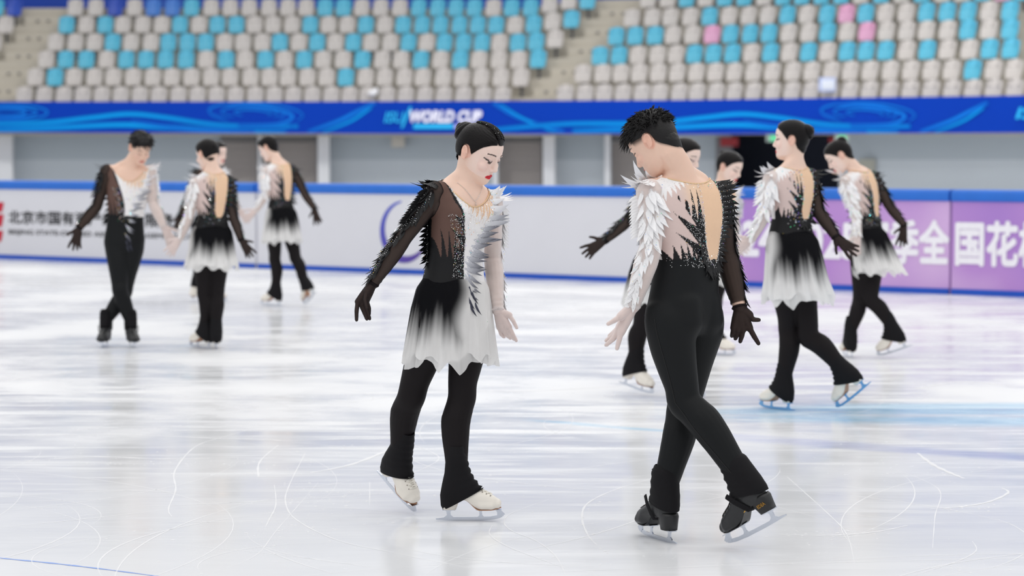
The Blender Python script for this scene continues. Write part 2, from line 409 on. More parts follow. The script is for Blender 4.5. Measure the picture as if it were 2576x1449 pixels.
o = link('trim_1', mesh_from('trim_1', V, Fc, line_m), kind='structure'); o['label'] = 'thin blue line painted in the ice'

# ================================================================== THE BARRIER
bA, bB = ground(0, 651), ground(2576, 748)
bE = unit(bB - bA); bN = np.array([bE[1], -bE[0], 0]) * 1.0
if bN[1] > 0: bN = -bN                                 # towards the camera
def bar_u(px):
    """distance along the barrier at picture column px"""
    d = np.array([(px - W / 2) / F_PX, 1.0 * CT, 0]); d[1] = CT + 0.0
    # ray x = d0*s, y = d1*s meets bA + u*bE
    M = np.array([[d[0], -bE[0]], [d[1], -bE[1]]]); s, u = np.linalg.solve(M, bA[:2]); return u
def bp(u, out, z): return bA + bE * u + bN * out + np.array([0, 0, z])
def bar_box(mbx, u0, u1, o0, o1, z0, z1):
    mbx.hexa([bp(u0, o1, z0), bp(u1, o1, z0), bp(u1, o1, z1), bp(u0, o1, z1)], [bp(u0, o0, z0), bp(u1, o0, z0), bp(u1, o0, z1), bp(u0, o0, z1)])
vinyl_w = mat('banner_white_vinyl', (222, 222, 228), 0.45, var=0.03, scale=2.0)
rail_m = mat('rail_blue_pad', (28, 108, 208), 0.5, var=0.10, scale=6.0)
kick_m = mat('kick_blue', (8, 80, 190), 0.5, var=0.10, scale=5.0)
ink_m = mat('ink_black', (38, 38, 42), 0.6); ink_r = mat('ink_red', (200, 28, 58), 0.6); ink_w = mat('ink_white', (246, 244, 250), 0.5)
def purple_vinyl():
    m = mat('banner_purple_vinyl', (176, 128, 206), 0.45, var=0.0)
    nt = m.node_tree; N = nt.nodes; L = nt.links; b = N['Principled BSDF']
    tc = N.new('ShaderNodeTexCoord'); nz = N.new('ShaderNodeTexNoise'); nz.inputs['Scale'].default_value = 0.55; nz.inputs['Detail'].default_value = 2
    L.new(tc.outputs['Object'], nz.inputs['Vector'])
    r = N.new('ShaderNodeValToRGB'); L.new(nz.outputs['Fac'], r.inputs[0])
    e = r.color_ramp.elements; e[0].position = 0.30; e[0].color = lin4((168, 126, 206)); e[1].position = 0.68; e[1].color = lin4((216, 182, 226))
    x = e.new(0.5); x.color = lin4((188, 142, 211))
    L.new(r.outputs[0], b.inputs['Base Color']); return m
vinyl_p = purple_vinyl()
def text_mesh(name, s, material, bold=0.0, shear=0.0):
    cu = bpy.data.curves.new('t', 'FONT'); cu.body = s; cu.size = 1.0; cu.shear = shear; cu.extrude = 0.0; cu.resolution_u = 3
    o = bpy.data.objects.new('t', cu); COL.objects.link(o)
    dg = bpy.context.evaluated_depsgraph_get(); me = bpy.data.meshes.new_from_object(o.evaluated_get(dg))
    bpy.data.objects.remove(o); bpy.data.curves.remove(cu)
    n = len(me.vertices); X = np.empty(n * 3, np.float32); me.vertices.foreach_get('co', X); X = X.reshape(-1, 3).astype(float)
    F = [list(p.vertices) for p in me.polygons]; bpy.data.meshes.remove(me)
    if bold:                                            # a heavier cut of the same letters
        XX, FF = [], []
        for k, (dx, dy) in enumerate([(0, 0)] + [(math.cos(a), math.sin(a)) for a in np.arange(8) * math.pi / 4]):
            XX.append(X + np.array([dx * bold, dy * bold, .0004 * k])); FF += [[i + k * n for i in f] for f in F]
        X, F = np.concatenate(XX), FF
    return X, F
def bar_text(name, s, px0, px1, z0, z1, material, parent, bold=0.0, shear=0.0):
    X, F = text_mesh(name, s, material, bold, shear)
    lo, hi = X.min(0), X.max(0); u0, u1 = bar_u(px0), bar_u(px1)
    U = u0 + (X[:, 0] - lo[0]) / (hi[0] - lo[0]) * (u1 - u0); Z = z0 + (X[:, 1] - lo[1]) / (hi[1] - lo[1]) * (z1 - z0)
    V = np.array([bp(u, 0.004 + q, z) for u, z, q in zip(U, Z, X[:, 2])])
    loc = np.array(parent.location)
    return link(name, mesh_from(name, V - loc, F, material, smooth=False), parent)
def board(px0, px1, face_m, label):
    u0, u1 = bar_u(px0) + 0.006, bar_u(px1) - 0.006; base = bp((u0 + u1) / 2, 0, 0); r = empty('barrier_board', base)
    tag(r, label, 'rink barrier', 'boards round the rink')
    m = MB(); bar_box(m, u0, u1, -0.10, 0.0, 0.0, 0.99); m.build('panel', face_m, r, base)
    r2 = empty('tmp', base); bpy.data.objects.remove(r2)
    m = MB()                                            # padded top rail with a rounded front
    prof = [(-0.16, .985), (0.012, .985), (0.028, 1.0), (0.030, 1.05), (0.022, 1.085), (0.0, 1.105), (-0.14, 1.112), (-0.16, 1.10)]
    nseg = 12; m.loft([[bp(u, a, z) for a, z in prof] for u in np.linspace(u0, u1, nseg)]); m.build('top_rail', rail_m, r, base)
    m = MB(); bar_box(m, u0, u1, -0.02, 0.012, 0.0, 0.062); m.build('kick_strip', kick_m, r, base)
    return r
b1 = board(-420, 643, vinyl_w, 'white barrier board with red mark and black Chinese lettering at left')
b2 = board(648, 1700, vinyl_w, 'white barrier board with blue crescent logo behind the foreground girl')
b3 = board(1702, 2388, vinyl_p, 'purple barrier board with white 2024-2025 lettering')
b4 = board(2392, 3050, vinyl_p, 'purple barrier board at the right end with white Chinese characters')
bar_text('lettering', '北京市国有资产经营有限责任公司', 24, 545, .50, .69, ink_m, b1, 0.022)
bar_text('lettering', 'BEIJING STATE-OWNED ASSETS MANAGEMENT CO.,LTD.', 24, 545, .335, .42, ink_m, b1, 0.012)
m = MB()                                               # the red mark cut by the frame
for z0, z1, ua, ub in ((.66, .80, -60, 11), (.45, .63, -60, 10), (.24, .40, -60, 8)):
    a, c = bar_u(ua), bar_u(ub); m.add([bp(a, .004, z0), bp(c - .03, .004, z0), bp(c, .004, (z0 + z1) / 2), bp(c + .015, .004, z1), bp(a, .004, z1)], [[0, 1, 2, 3, 4]])
m.build('logo', ink_r, b1, np.array(b1.location), recalc=False)
def crescent():
    uc, zc = bar_u(1016), .52; n = 48; V = []; Fc = []
    for i in range(n):
        t = math.radians(95 + 275 * i / (n - 1) * 0.86); k = math.sin(math.pi * i / (n - 1)) ** 0.8
        w = .016 + .085 * k * (0.6 + .7 * i / n); R = .385
        for rr in (R, R - w): V.append(bp(uc + rr * math.cos(t) * .98, .004, zc + rr * math.sin(t)))
    for i in range(n - 1): Fc.append([2 * i, 2 * i + 1, 2 * i + 3, 2 * i + 2])
    cols = np.array([lin(np.array((70, 90, 200)) * (1 - i / n) + np.array((92, 58, 150)) * (i / n)) for i in range(n) for _ in range(2)])
    me = mesh_from('logo', np.array(V) - np.array(b2.location), Fc, mat('ink_blue_violet', attr=True, var=.02), cols, False)
    link('logo', me, b2)
crescent()
bar_text('lettering', '2024-2025', 1782, 2158, .335, .745, ink_w, b3, 0.035)
bar_text('lettering', '赛季全', 2164, 2388, .305, .79, ink_w, b3, 0.038)
bar_text('lettering', '国花样滑', 2402, 2730, .305, .79, ink_w, b4, 0.038)

# ================================================================== THE STANDS
D0x, D0y = [-400, 0, 880, 1700, 2576, 3000], [66.6, 66.0, 65.4, 62.7, 56.8, 53.6]
def d0(px):
    p = np.asarray(px, float); return (np.interp(p - 150, D0x, D0y) + np.interp(p, D0x, D0y) + np.interp(p + 150, D0x, D0y)) / 3
def sp(px, py, dd): return at(px, py, float(d0(px)) + dd)
def banner_y(px, v):
    """picture row of the stand banner: v = 0 bottom, 1 top"""
    t = np.interp(px, [0, 880, 1700, 2576, 3000], [255.5, 255.5, 252, 240, 232]); b = np.interp(px, [0, 880, 1700, 2576, 3000], [333.5, 336, 338, 334, 331])
    return b + (t - b) * v
PXS = np.linspace(-300, 2876, 46)
fascia_m = mat('fascia_blue_print', (0, 56, 168), 0.6, spec=.1, var=0.08, scale=0.4)
root = empty('stand_banner', sp(1288, 336, 0)); tag(root, 'long blue printed banner with pale swirls along the front of the stand', 'banner')
RL = np.array(root.location)
m = MB(); m.loft([[sp(p, banner_y(p, 0), 0), sp(p, banner_y(p, 1), 0), sp(p, banner_y(p, 1), .12), sp(p, banner_y(p, 0), .12)] for p in PXS])
m.build('sheet', fascia_m, root, RL)
def wave(pts, w, rgb, name='printed_swirl', fade=True):
    """printed band on the banner: picture points, width in pixels"""
    P = np.array(pts, float); k = len(P); Q = []
    for tt in np.linspace(0, k - 1, (k - 1) * 8 + 1):
        i = min(int(tt), k - 2); f = tt - i; p0, p1, p2, p3 = P[max(i - 1, 0)], P[i], P[i + 1], P[min(i + 2, k - 1)]
        Q.append(0.5 * ((2 * p1) + (p2 - p0) * f + (2 * p0 - 5 * p1 + 4 * p2 - p3) * f * f + (3 * p1 - p0 - 3 * p2 + p3) * f ** 3))
    Q = np.array(Q); T = np.gradient(Q, axis=0); T /= np.maximum(np.linalg.norm(T, axis=1), 1e-6)[:, None]; Nn = np.stack([-T[:, 1], T[:, 0]], 1)
    n = len(Q); V = []; C = []; base = lin((0, 56, 168)); top = lin(rgb)
    for i in range(n):
        f = 0.45 + .55 * math.sin(math.pi * (i + .5) / n)
        for s, c in ((-1, 0.0), (-.35, 1.0), (.35, 1.0), (1, 0.0)):
            q = Q[i] + Nn[i] * w * .5 * s; q[1] = np.clip(q[1], banner_y(q[0], 1) + .5, banner_y(q[0], 0) - .5)
            V.append(sp(q[0], q[1], -.012 - .0006 * wave.n)); C.append(base + (top - base) * c * f)
    Fc = [[4 * i + j, 4 * i + j + 1, 4 * i + j + 5, 4 * i + j + 4] for i in range(n - 1) for j in range(3)]
    wave.n += 1
    wave.V.append(np.array(V)); wave.C.append(np.array(C)); wave.F.append(Fc)
wave.n = 0; wave.V = []; wave.F = []; wave.C = []
cy1, cy2 = (0, 150, 222), (10, 118, 212)
for dx in (0, 1540):
    wave([(-330 + dx, 330), (-120 + dx, 312), (90 + dx, 310), (230 + dx, 296), (325 + dx, 287), (420 + dx, 296), (560 + dx, 315), (750 + dx, 318)], 15, cy1)
    wave([(-100 + dx, 330), (120 + dx, 322), (300 + dx, 314), (420 + dx, 320), (560 + dx, 330), (720 + dx, 334)], 17, cy1)
    wave([(330 + dx, 304), (480 + dx, 326), (640 + dx, 332)], 9, cy2)
    for k, (rx, ry, w) in enumerate(((95, 22, 8), (70, 15, 6), (45, 9, 6), (118, 27, 6))):
        c = (620 + dx + k * 8, 283 + k)
        wave([(c[0] + rx * math.cos(a), c[1] + ry * math.sin(a) + (rx * math.cos(a)) * .05) for a in np.linspace(2.2, 6.8, 9)], w, cy2)
    wave([(560 + dx, 262), (660 + dx, 268), (735 + dx, 290), (700 + dx, 312), (600 + dx, 314)], 10, cy2)
    wave([(775 + dx, 332), (850 + dx, 305), (900 + dx, 280), (945 + dx, 258)], 13, cy2)
    wave([(810 + dx, 334), (880 + dx, 306), (915 + dx, 284), (935 + dx, 270)], 9, cy1)
    wave([(1240 + dx, 258), (1290 + dx, 288), (1350 + dx, 312), (1420 + dx, 332)], 13, cy2)
    wave([(1258 + dx, 262), (1310 + dx, 295), (1370 + dx, 322), (1400 + dx, 332)], 8, cy1)
for k, (rx, ry) in enumerate(((100, 20), (72, 13), (44, 8))):
    wave([(20 + rx * math.cos(a), 283 + ry * math.sin(a)) for a in np.linspace(-2.6, 2.6, 8)], 7, cy2)
off = 0; Vw = []; Fw = []; 
for V, Fc in zip(wave.V, wave.F):
    Vw.append(V); Fw += [[i + off for i in f] for f in Fc]; off += len(V)
me = mesh_from('printed_swirls', np.concatenate(Vw) - RL, Fw, mat('fascia_swirl_print', attr=True, rough=.6, spec=.1, var=.03), np.concatenate(wave.C), False)
link('printed_swirls', me, root)
def fascia_text(s, px0, px1, y0, y1, material, bold, shear, name='lettering'):
    X, F = text_mesh(name, s, material, bold, shear); lo, hi = X.min(0), X.max(0); V = []
    for x in X:
        px = px0 + (x[0] - lo[0]) / (hi[0] - lo[0]) * (px1 - px0); py = y1 + (x[1] - lo[1]) / (hi[1] - lo[1]) * (y0 - y1); V.append(sp(px, py, -.06 - x[2] * 4))
    link(name, mesh_from(name, np.array(V) - RL, F, material, smooth=False), root)
ink_c = mat('ink_cyan', (10, 176, 236), .5); ink_pw = mat('ink_pale', (226, 226, 244), .5); ink_l = mat('ink_lilac', (160, 160, 225), .5)
fascia_text('ISU', 966, 1018, 281, 309, ink_c, .02, .25); fascia_text('/', 1008, 1036, 268, 322, ink_c, .02, .25)
fascia_text('WORLD CUP', 1031, 1213, 277, 309, ink_pw, .06, .25)
fascia_text('IS', 2554, 2600, 269, 300, ink_c, .03, .25)
for a, c, mm in ((1040, 1140, ink_c), (1142, 1190, ink_l)):
    m = MB(); m.add([sp(a, 324, -.06), sp(c, 324, -.06), sp(c, 312, -.06), sp(a, 312, -.06)], [[0, 1, 2, 3]]); m.build('printed_bar', mm, root, RL, recalc=False)

# wall below the stand, with the dark passage
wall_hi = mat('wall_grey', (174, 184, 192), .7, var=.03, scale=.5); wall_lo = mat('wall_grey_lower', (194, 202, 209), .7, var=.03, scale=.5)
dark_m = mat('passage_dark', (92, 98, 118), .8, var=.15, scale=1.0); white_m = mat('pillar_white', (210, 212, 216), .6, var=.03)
def wall_part(name, spans, dd=1.7):
    m = MB(); V = []; Fh = []; Fl = []
    for a, c in spans:
        ps = np.linspace(a, c, max(2, int((c - a) / 120)))
        for i in range(len(ps) - 1):
            k = len(V)
            for p in (ps[i], ps[i + 1]):
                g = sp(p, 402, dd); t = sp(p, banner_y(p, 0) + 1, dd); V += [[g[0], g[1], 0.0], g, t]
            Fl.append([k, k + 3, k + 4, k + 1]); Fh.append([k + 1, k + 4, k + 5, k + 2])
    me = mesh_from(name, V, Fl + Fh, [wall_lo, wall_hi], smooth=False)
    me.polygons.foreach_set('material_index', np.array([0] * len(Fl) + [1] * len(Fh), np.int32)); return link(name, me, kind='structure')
wall_part('wall_back', [(-300, 1840), (2112, 2876)])
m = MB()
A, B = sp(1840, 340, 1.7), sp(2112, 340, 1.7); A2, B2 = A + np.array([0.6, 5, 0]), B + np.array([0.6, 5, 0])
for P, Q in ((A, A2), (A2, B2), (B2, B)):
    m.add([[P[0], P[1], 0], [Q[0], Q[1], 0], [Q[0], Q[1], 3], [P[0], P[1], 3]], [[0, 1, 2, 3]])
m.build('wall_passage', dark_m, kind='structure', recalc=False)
m = MB(); V = []
m.loft([[sp(p, banner_y(p, 0) - 6, .2), sp(p, banner_y(p, 0) - 2, 9.0), sp(p, banner_y(p, 0) - 14, 9.0), sp(p, banner_y(p, 0) - 14, .2)] for p in PXS])
m.build('ceiling', mat('soffit_grey', (150, 152, 155), .8), kind='structure')
for k, (a, c, mm) in enumerate(((-6, 32, white_m), (800, 829, white_m), (1366, 1396, white_m), (1521, 1535, white_m), (650, 657, white_m), (1240, 1252, white_m))):
    p, q = sp(a, 330, 1.1), sp(c, 330, 1.1); m = MB(); m.box(((p[0] + q[0]) / 2, (p[1] + q[1]) / 2, 1.01), (abs(q[0] - p[0]), .25, 2.02)); m.build('column_%d' % (k + 1), mm, kind='structure')
shut_m = mat('shutter_grey', (148, 142, 139), .6, var=.04)
def shutter(a, c, label):
    p, q = sp(a, 345, 1.5), sp(c, 345, 1.5); base = np.array([(p[0] + q[0]) / 2, (p[1] + q[1]) / 2, 0]); r = empty('roller_shutter', base); tag(r, label, 'shutter', 'shutters under the stand')
    m = MB(); e = unit([q[0] - p[0], q[1] - p[1], 0]); w = np.linalg.norm((q - p)[:2]); R = np.array([e, [-e[1], e[0], 0], [0, 0, 1]]).T
    for i in range(18): m.box((base[0], base[1] - .015 * (i % 2), .05 + i * .1), (w - .06, .05, .098), R)
    m.build('slats', shut_m, r, base)
    m = MB(); m.box((base[0], base[1] - .04, 1.92), (w - .06, .12, .20), R); m.build('shutter_box', mat('shutter_box_grey', (110, 108, 108), .6), r, base)
shutter(553, 649, 'grey roller shutter behind the two girls, left of the thin post')
shutter(657, 800, 'grey roller shutter just left of the white column')
shutter(1252, 1366, 'grey roller shutter behind the foreground girl, left of a white column')
shutter(1536, 1640, 'grey roller shutter behind the head of the foreground boy')
def wallbox(name, a, c, y0, y1, mm, label, cat, dd=1.5, depth=.12, group=None):
    p, q = sp(a, y0, dd), sp(c, y1, dd); m = MB(); loc = (p + q) / 2
    m.box(loc, (abs(q[0] - p[0]), depth, abs(p[2] - q[2]))); o = m.build(name, mm, loc=loc); tag(o, label, cat, group); return o
wallbox('junction_box', 985, 1018, 344, 371, mat('box_cream', (192, 188, 180), .6), 'small cream box high on the grey wall', 'box', 1.45, .2)
wallbox('notice_board', 2158, 2203, 400, 470, mat('board_beige', (170, 170, 160), .7), 'beige notice board low on the grey wall at right', 'notice board', 1.5, .08)
wallbox('red_sign', 1811, 1858, 346, 368, mat('sign_red', (138, 18, 30), .5), 'dark red sign hanging at the left edge of the dark passage', 'sign', .9, .1)
wallbox('red_sign', 2084, 2106, 346, 360, mat('sign_red'), 'small dark red sign at the right edge of the dark passage', 'sign', .9, .1)
wallbox('door_panel', 1800, 1842, 344, 470, mat('door_grey', (112, 112, 116), .6), 'grey door leaf standing beside the dark passage', 'door', 1.4, .1)
for a, c, lb in ((1926, 1966, 'green lit exit sign over the dark passage, nearer its left'), (2098, 2138, 'green lit exit sign at the right end of the dark passage')):
    p, q = sp(a, 338, .8), sp(c, 357, .8); loc = (p + q) / 2; r = empty('exit_sign', loc); tag(r, lb, 'exit sign', 'exit signs')
    m = MB(); m.box(loc, (abs(q[0] - p[0]), .08, abs(p[2] - q[2]))); m.build('case', mat('case_white', (190, 205, 200), .5), r, loc)
    m = MB(); m.box(loc + np.array([.0, -.045, 0]), (abs(q[0] - p[0]) * .5, .02, abs(p[2] - q[2]) * .7)); m.build('lit_panel', mat('exit_green', (90, 230, 160), .4, emit=((120, 235, 180), .35)), r, loc)

# terraces and seats
TOPL = [217, 171, 127, 84, 40, -3, -46]; TOPR0 = [212, 162, 118, 70, 25, -21, -67]; TOPR1 = [197, 147, 95, 46, 0, -48, -96]
def seat_top(r, px):
    return np.interp(px, [1330, 1430, 2576, 2900], [TOPL[r], TOPR0[r], TOPR1[r], TOPR1[r] + (TOPR1[r] - TOPR0[r]) * .28])
def dd(r): return 0.75 + 0.82 * r
def seat_pt(r, px):
    p = sp(px, float(seat_top(r, px)), dd(r)); return p
conc_m = mat('terrace_concrete', (186, 180, 168), .85, var=.08, scale=1.5, bump=.2, bscale=14)
for r in range(7):
    m = MB(); rings = []
    for p in PXS:
        q = seat_pt(r, p); zf = q[2] - .80; f0 = sp(p, 200, dd(r) - .42); f1 = sp(p, 200, dd(r) + .42)
        rings.append([[f0[0], f0[1], zf], [f0[0], f0[1], zf - .55], [f1[0], f1[1], zf - .55], [f1[0], f1[1], zf]])
    m.loft(rings); m.build('floor_terrace_%d' % (r + 1), conc_m, kind='structure')
back_m = mat('hall_wall_blue', (0, 62, 170), .6, var=.1, scale=.6)
m = MB(); m.loft([[sp(p, -20, dd(6) + 1.2) * np.array([1, 1, 0]) + np.array([0, 0, 4.2]), sp(p, -20, dd(6) + 1.2) * np.array([1, 1, 0]) + np.array([0, 0, 9.0]), sp(p, -20, dd(6) + 1.5) * np.array([1, 1, 0]) + np.array([0, 0, 9.0]), sp(p, -20, dd(6) + 1.5) * np.array([1, 1, 0]) + np.array([0, 0, 4.2])] for p in PXS])
m.build('wall_hall', back_m, kind='structure')
def stairs(n, left_edge):
    m = MB(); mk = MB()
    for r in range(6):
        a, c = left_edge[r] + 8, left_edge[r] + 104
        pa, pc = seat_pt(r, a), seat_pt(r, c); z0 = pa[2] - .80; z1 = seat_pt(r + 1, a)[2] - .80
        f0a, f0c = sp(a, 100, dd(r) + .02), sp(c, 100, dd(r) + .02); f1a, f1c = sp(a, 100, dd(r) + .42), sp(c, 100, dd(r) + .42)
        zt = (z0 + z1) / 2
        m.hexa([[f0a[0], f0a[1], z0], [f0c[0], f0c[1], z0], [f0c[0], f0c[1], zt], [f0a[0], f0a[1], zt]], [[f1a[0], f1a[1], z0], [f1c[0], f1c[1], z0], [f1c[0], f1c[1], zt], [f1a[0], f1a[1], zt]])
        for t in (.34, .62):
            q = f0a * (1 - t) + f0c * t; mk.box((q[0], q[1] - .012, z0 + (zt - z0) * .55), (.10, .02, .07))
    o = m.build('floor_stairs_%d' % n, conc_m, kind='structure'); mk.build('step_marking', mat('marking_grey', (128, 124, 122), .8), o)
stairs(1, [1289, 1334, 1378, 1421, 1463, 1500]); stairs(2, [-75, -47, -20, 5, 31, 55])

def shell(w, z0, z1, depth, thick, top_r, tilt, n=14, k=10):
    """rounded plastic shell: front and back grids joined at the rim"""
    V = []; Fc = []
    for side in (0, 1):
        for i in range(k + 1):
            v = i / k
            for j in range(n + 1):
                u = j / n * 2 - 1
                e = 1.0
                if v > 1 - top_r: e = math.sqrt(max(0.0, 1 - ((v - (1 - top_r)) / top_r) ** 2.4)) * .35 + .65
                if v < .18: e = .86 + .14 * (v / .18)
                zz = z0 + (z1 - z0) * v - (0.028 * abs(u) ** 3 if v > .9 else 0)
                y = depth * (1 - .9 * abs(u) ** 2.2) + tilt * v + (0.0 if side == 0 else -thick) + (-.012 if v > .92 else 0)
                V.append([u * w / 2 * e, y, zz])
    m = (n + 1) * (k + 1)
    for i in range(k):
        for j in range(n):
            a = i * (n + 1) + j; q = [a, a + 1, a + n + 2, a + n + 1]; Fc.append(q); Fc.append([x + m for x in q[::-1]])
    rim = [j for j in range(n + 1)] + [(i + 1) * (n + 1) + n for i in range(k)] + [k * (n + 1) + n - 1 - j for j in range(n)] + [(k - 1 - i) * (n + 1) for i in range(k - 1)]
    for i in range(len(rim)):
        a, c = rim[i], rim[(i + 1) % len(rim)]; Fc.append([a, c, c + m, a + m])
    return V, Fc
SEAT_COL = {'W': ('white', (198, 193, 190)), 'C': ('cyan blue', (84, 182, 212)), 'P': ('pink', (216, 160, 194)), 'B': ('mid blue', (60, 122, 205)), 'D': ('dark blue', (30, 72, 178))}
post_m = mat('seat_post_grey', (70, 72, 76), .5, .3)
SEATME = {}
for c, (nm, rgb) in SEAT_COL.items():
    mm = mat('seat_plastic_' + nm.replace(' ', '_'), rgb, .38, var=.03, scale=3)
    SEATME[c] = (mesh_from('backrest', *shell(.455, .40, .80, .07, .02, .45, .06), mm, recalc=True), mesh_from('seat_pan', *[x for x in shell(.435, .30, .665, .05, .03, .35, .05)], mm, recalc=True))
pm = MB(); pm.box((0, .10, .20), (.07, .05, .40)); pm.box((0, .06, .36), (.34, .06, .05)); pm.box((0, .10, .012), (.16, .10, .024))
POSTME = mesh_from('bracket', pm.V, pm.F, post_m, smooth=False, recalc=True)
Z1 = 2576 / 880.0
def zx(base, xs): return [base + x / Z1 for x in xs]
ROWS = {('L', 0): ('W' * 26, zx(0, [178, 325, 470, 610, 750, 890, 1030, 1170, 1315, 1455, 1595, 1735, 1880, 2020, 2160, 2300, 2440]) + zx(840, [116, 250, 392, 530, 670, 810, 955, 1100, 1240])),
        ('L', 1): ('WC' + 'W' * 14 + 'C' + 'W' * 9, zx(0, [260, 405, 545, 695, 835, 980, 1125, 1265, 1410, 1555, 1695, 1845, 1985, 2120, 2265, 2405]) + zx(840, [88, 235, 375, 520, 655, 805, 945, 1085, 1230, 1376])),
        ('L', 2): ('WCCWCCCCWCWCWCWW' + 'CWWCWCWWWC', zx(0, [340, 485, 635, 785, 930, 1075, 1220, 1370, 1520, 1665, 1805, 1955, 2095, 2240, 2380, 2525]) + zx(840, [210, 355, 495, 640, 785, 930, 1070, 1215, 1360, 1504])),
        ('L', 3): ('WWWCWWCCCWWWCWCW' + 'CWWCWCCCWCCW', zx(0, [410, 555, 695, 830, 965, 1110, 1240, 1380, 1515, 1655, 1790, 1930, 2060, 2200, 2335, 2470]) + zx(840, [143, 275, 415, 550, 685, 815, 955, 1090, 1220, 1355, 1490, 1630])),
        ('L', 4): ('CWCWWWCWCCWWWCWW' + 'CWCCCCCCWCWC', zx(0, [490, 635, 775, 905, 1050, 1190, 1325, 1465, 1600, 1740, 1875, 2010, 2150, 2285, 2420, 2558]) + zx(840, [235, 375, 510, 650, 785, 925, 1060, 1195, 1335, 1472, 1610, 1750])),
        ('L', 5): ('WWDWBBCWWWWWWCC' + 'WWWCCCCWCCWWC', zx(0, [555, 705, 848, 990, 1130, 1270, 1410, 1555, 1695, 1835, 1980, 2120, 2255, 2395, 2530]) + zx(840, [205, 345, 485, 625, 765, 900, 1035, 1175, 1310, 1450, 1590, 1730, 1868])),
        ('R', 0): ('W' * 24, zx(840, [1705, 1850, 1990, 2130, 2270, 2400, 2545]) + zx(1696, [170, 310, 445, 585, 725, 868, 1010, 1150, 1295, 1440, 1590, 1740, 1893, 2048, 2202, 2355, 2510])),
        ('R', 1): ('W' * 20 + 'CWW', zx(840, [1835, 1980, 2115, 2250, 2390, 2530]) + zx(1696, [165, 305, 445, 585, 725, 875, 1015, 1160, 1300, 1445, 1595, 1745, 1895, 2045, 2200, 2355, 2505])),
        ('R', 2): ('CCWWW' + 'CCCWCWCWCCCWCWWCC', zx(840, [1960, 2100, 2240, 2385, 2520]) + zx(1696, [150, 290, 430, 570, 710, 850, 990, 1130, 1275, 1415, 1560, 1715, 1865, 2015, 2175, 2325, 2480])),
        ('R', 3): ('CCCW' + 'WPCCCWWCWPWWWWCWC', zx(840, [2080, 2220, 2365, 2498]) + zx(1696, [135, 280, 415, 560, 700, 845, 990, 1130, 1275, 1420, 1565, 1715, 1860, 2015, 2165, 2320, 2475])),
        ('R', 4): ('WWW' + 'WCWWWCWCPCWWCCCWC', zx(840, [2195, 2345, 2480]) + zx(1696, [120, 262, 405, 550, 690, 835, 980, 1127, 1270, 1412, 1560, 1710, 1860, 2012, 2165, 2320, 2475])),
        ('R', 5): ('WWC' + 'WCCWCCCCWCWCWWCPC', zx(840, [2315, 2460, 2600]) + zx(1696, [235, 375, 520, 665, 805, 945, 1090, 1235, 1380, 1530, 1680, 1830, 1980, 2125, 2275, 2425, 2570])),
        ('F', 3): ('W', [-16]), ('F', 4): ('W', [14]), ('F', 5): ('CD', [-10, 36])}
ORD = ['first', 'second', 'third', 'fourth', 'fifth', 'sixth', 'seventh', 'eighth', 'ninth', 'tenth', 'eleventh', 'twelfth', 'thirteenth', 'fourteenth', 'fifteenth', 'sixteenth', 'seventeenth', 'eighteenth', 'nineteenth', 'twentieth', 'twenty-first', 'twenty-second', 'twenty-third', 'twenty-fourth', 'twenty-fifth', 'twenty-sixth', 'twenty-seventh', 'twenty-eighth']
ROWN = ['bottom row', 'second row up', 'third row up', 'fourth row up', 'fifth row up', 'sixth row up']
for (blk, r), (cols, xs) in ROWS.items():
    assert len(cols) == len(xs), (blk, r, len(cols), len(xs))
    for i, (c, px) in enumerate(zip(cols, xs)):
        q = seat_pt(r, px); q1 = seat_pt(r, px + 20); rz = math.atan2(q1[1] - q[1], q1[0] - q[0])
        o = empty('stadium_seat', (q[0], q[1], q[2] - .80)); o.rotation_euler = (0, 0, rz)
        nm = SEAT_COL[c][0]
        if blk == 'L': lb = '%s stadium seat, %s to the left of the central stairs, %s' % (nm, ORD[len(xs) - 1 - i], ROWN[r])
        elif blk == 'R': lb = '%s stadium seat, %s to the right of the central stairs, %s' % (nm, ORD[i], ROWN[r])
        else: lb = '%s stadium seat left of the far left stairs, %s' % (nm, ROWN[r])
        tag(o, lb, 'seat', {'L': 'stadium seats left of the central stairs', 'R': 'stadium seats right of the central stairs', 'F': 'stadium seats beyond the far left stairs'}[blk])
        link('backrest', SEATME[c][0], o); link('seat_pan', SEATME[c][1], o, (0, -.055, 0)); link('bracket', POSTME, o)
# things left on the seats
def on_seat(name, px, py, w, h, mm, label, cat, r=0):
    p = sp(px, py, dd(r) - .20); m = MB(); m.box(p, (w, .03, h)); o = m.build(name, mm, loc=p); tag(o, label, cat)
    return o
r = sp(2081, 213, dd(0) - .20); o = empty('notice_sheet', r); tag(o, 'pale laminated sheet with blue edge leaning on a bottom-row seat at right', 'sheet')
m = MB(); m.box(r, (.42, .012, .36)); m.build('border', mat('sheet_blue', (178, 190, 226), .4), o, r)
m = MB(); m.box(r + np.array([.02, -.008, 0]), (.32, .008, .24)); m.build('paper', mat('sheet_white', (220, 226, 236), .4), o, r)
q = seat_pt(0, 938); m = MB(); m.ball((q[0], q[1] - .15, q[2] - .20), (.13, .09, .10), 12); m.ball((q[0] + .09, q[1] - .15, q[2] - .13), (.07, .05, .09), 10)
o = m.build('plastic_bag', mat('bag_white', (235, 235, 238), .4), loc=np.array([q[0], q[1] - .15, q[2] - .3]), smooth=True); tag(o, 'crumpled white plastic bag lying on a bottom-row seat', 'bag')
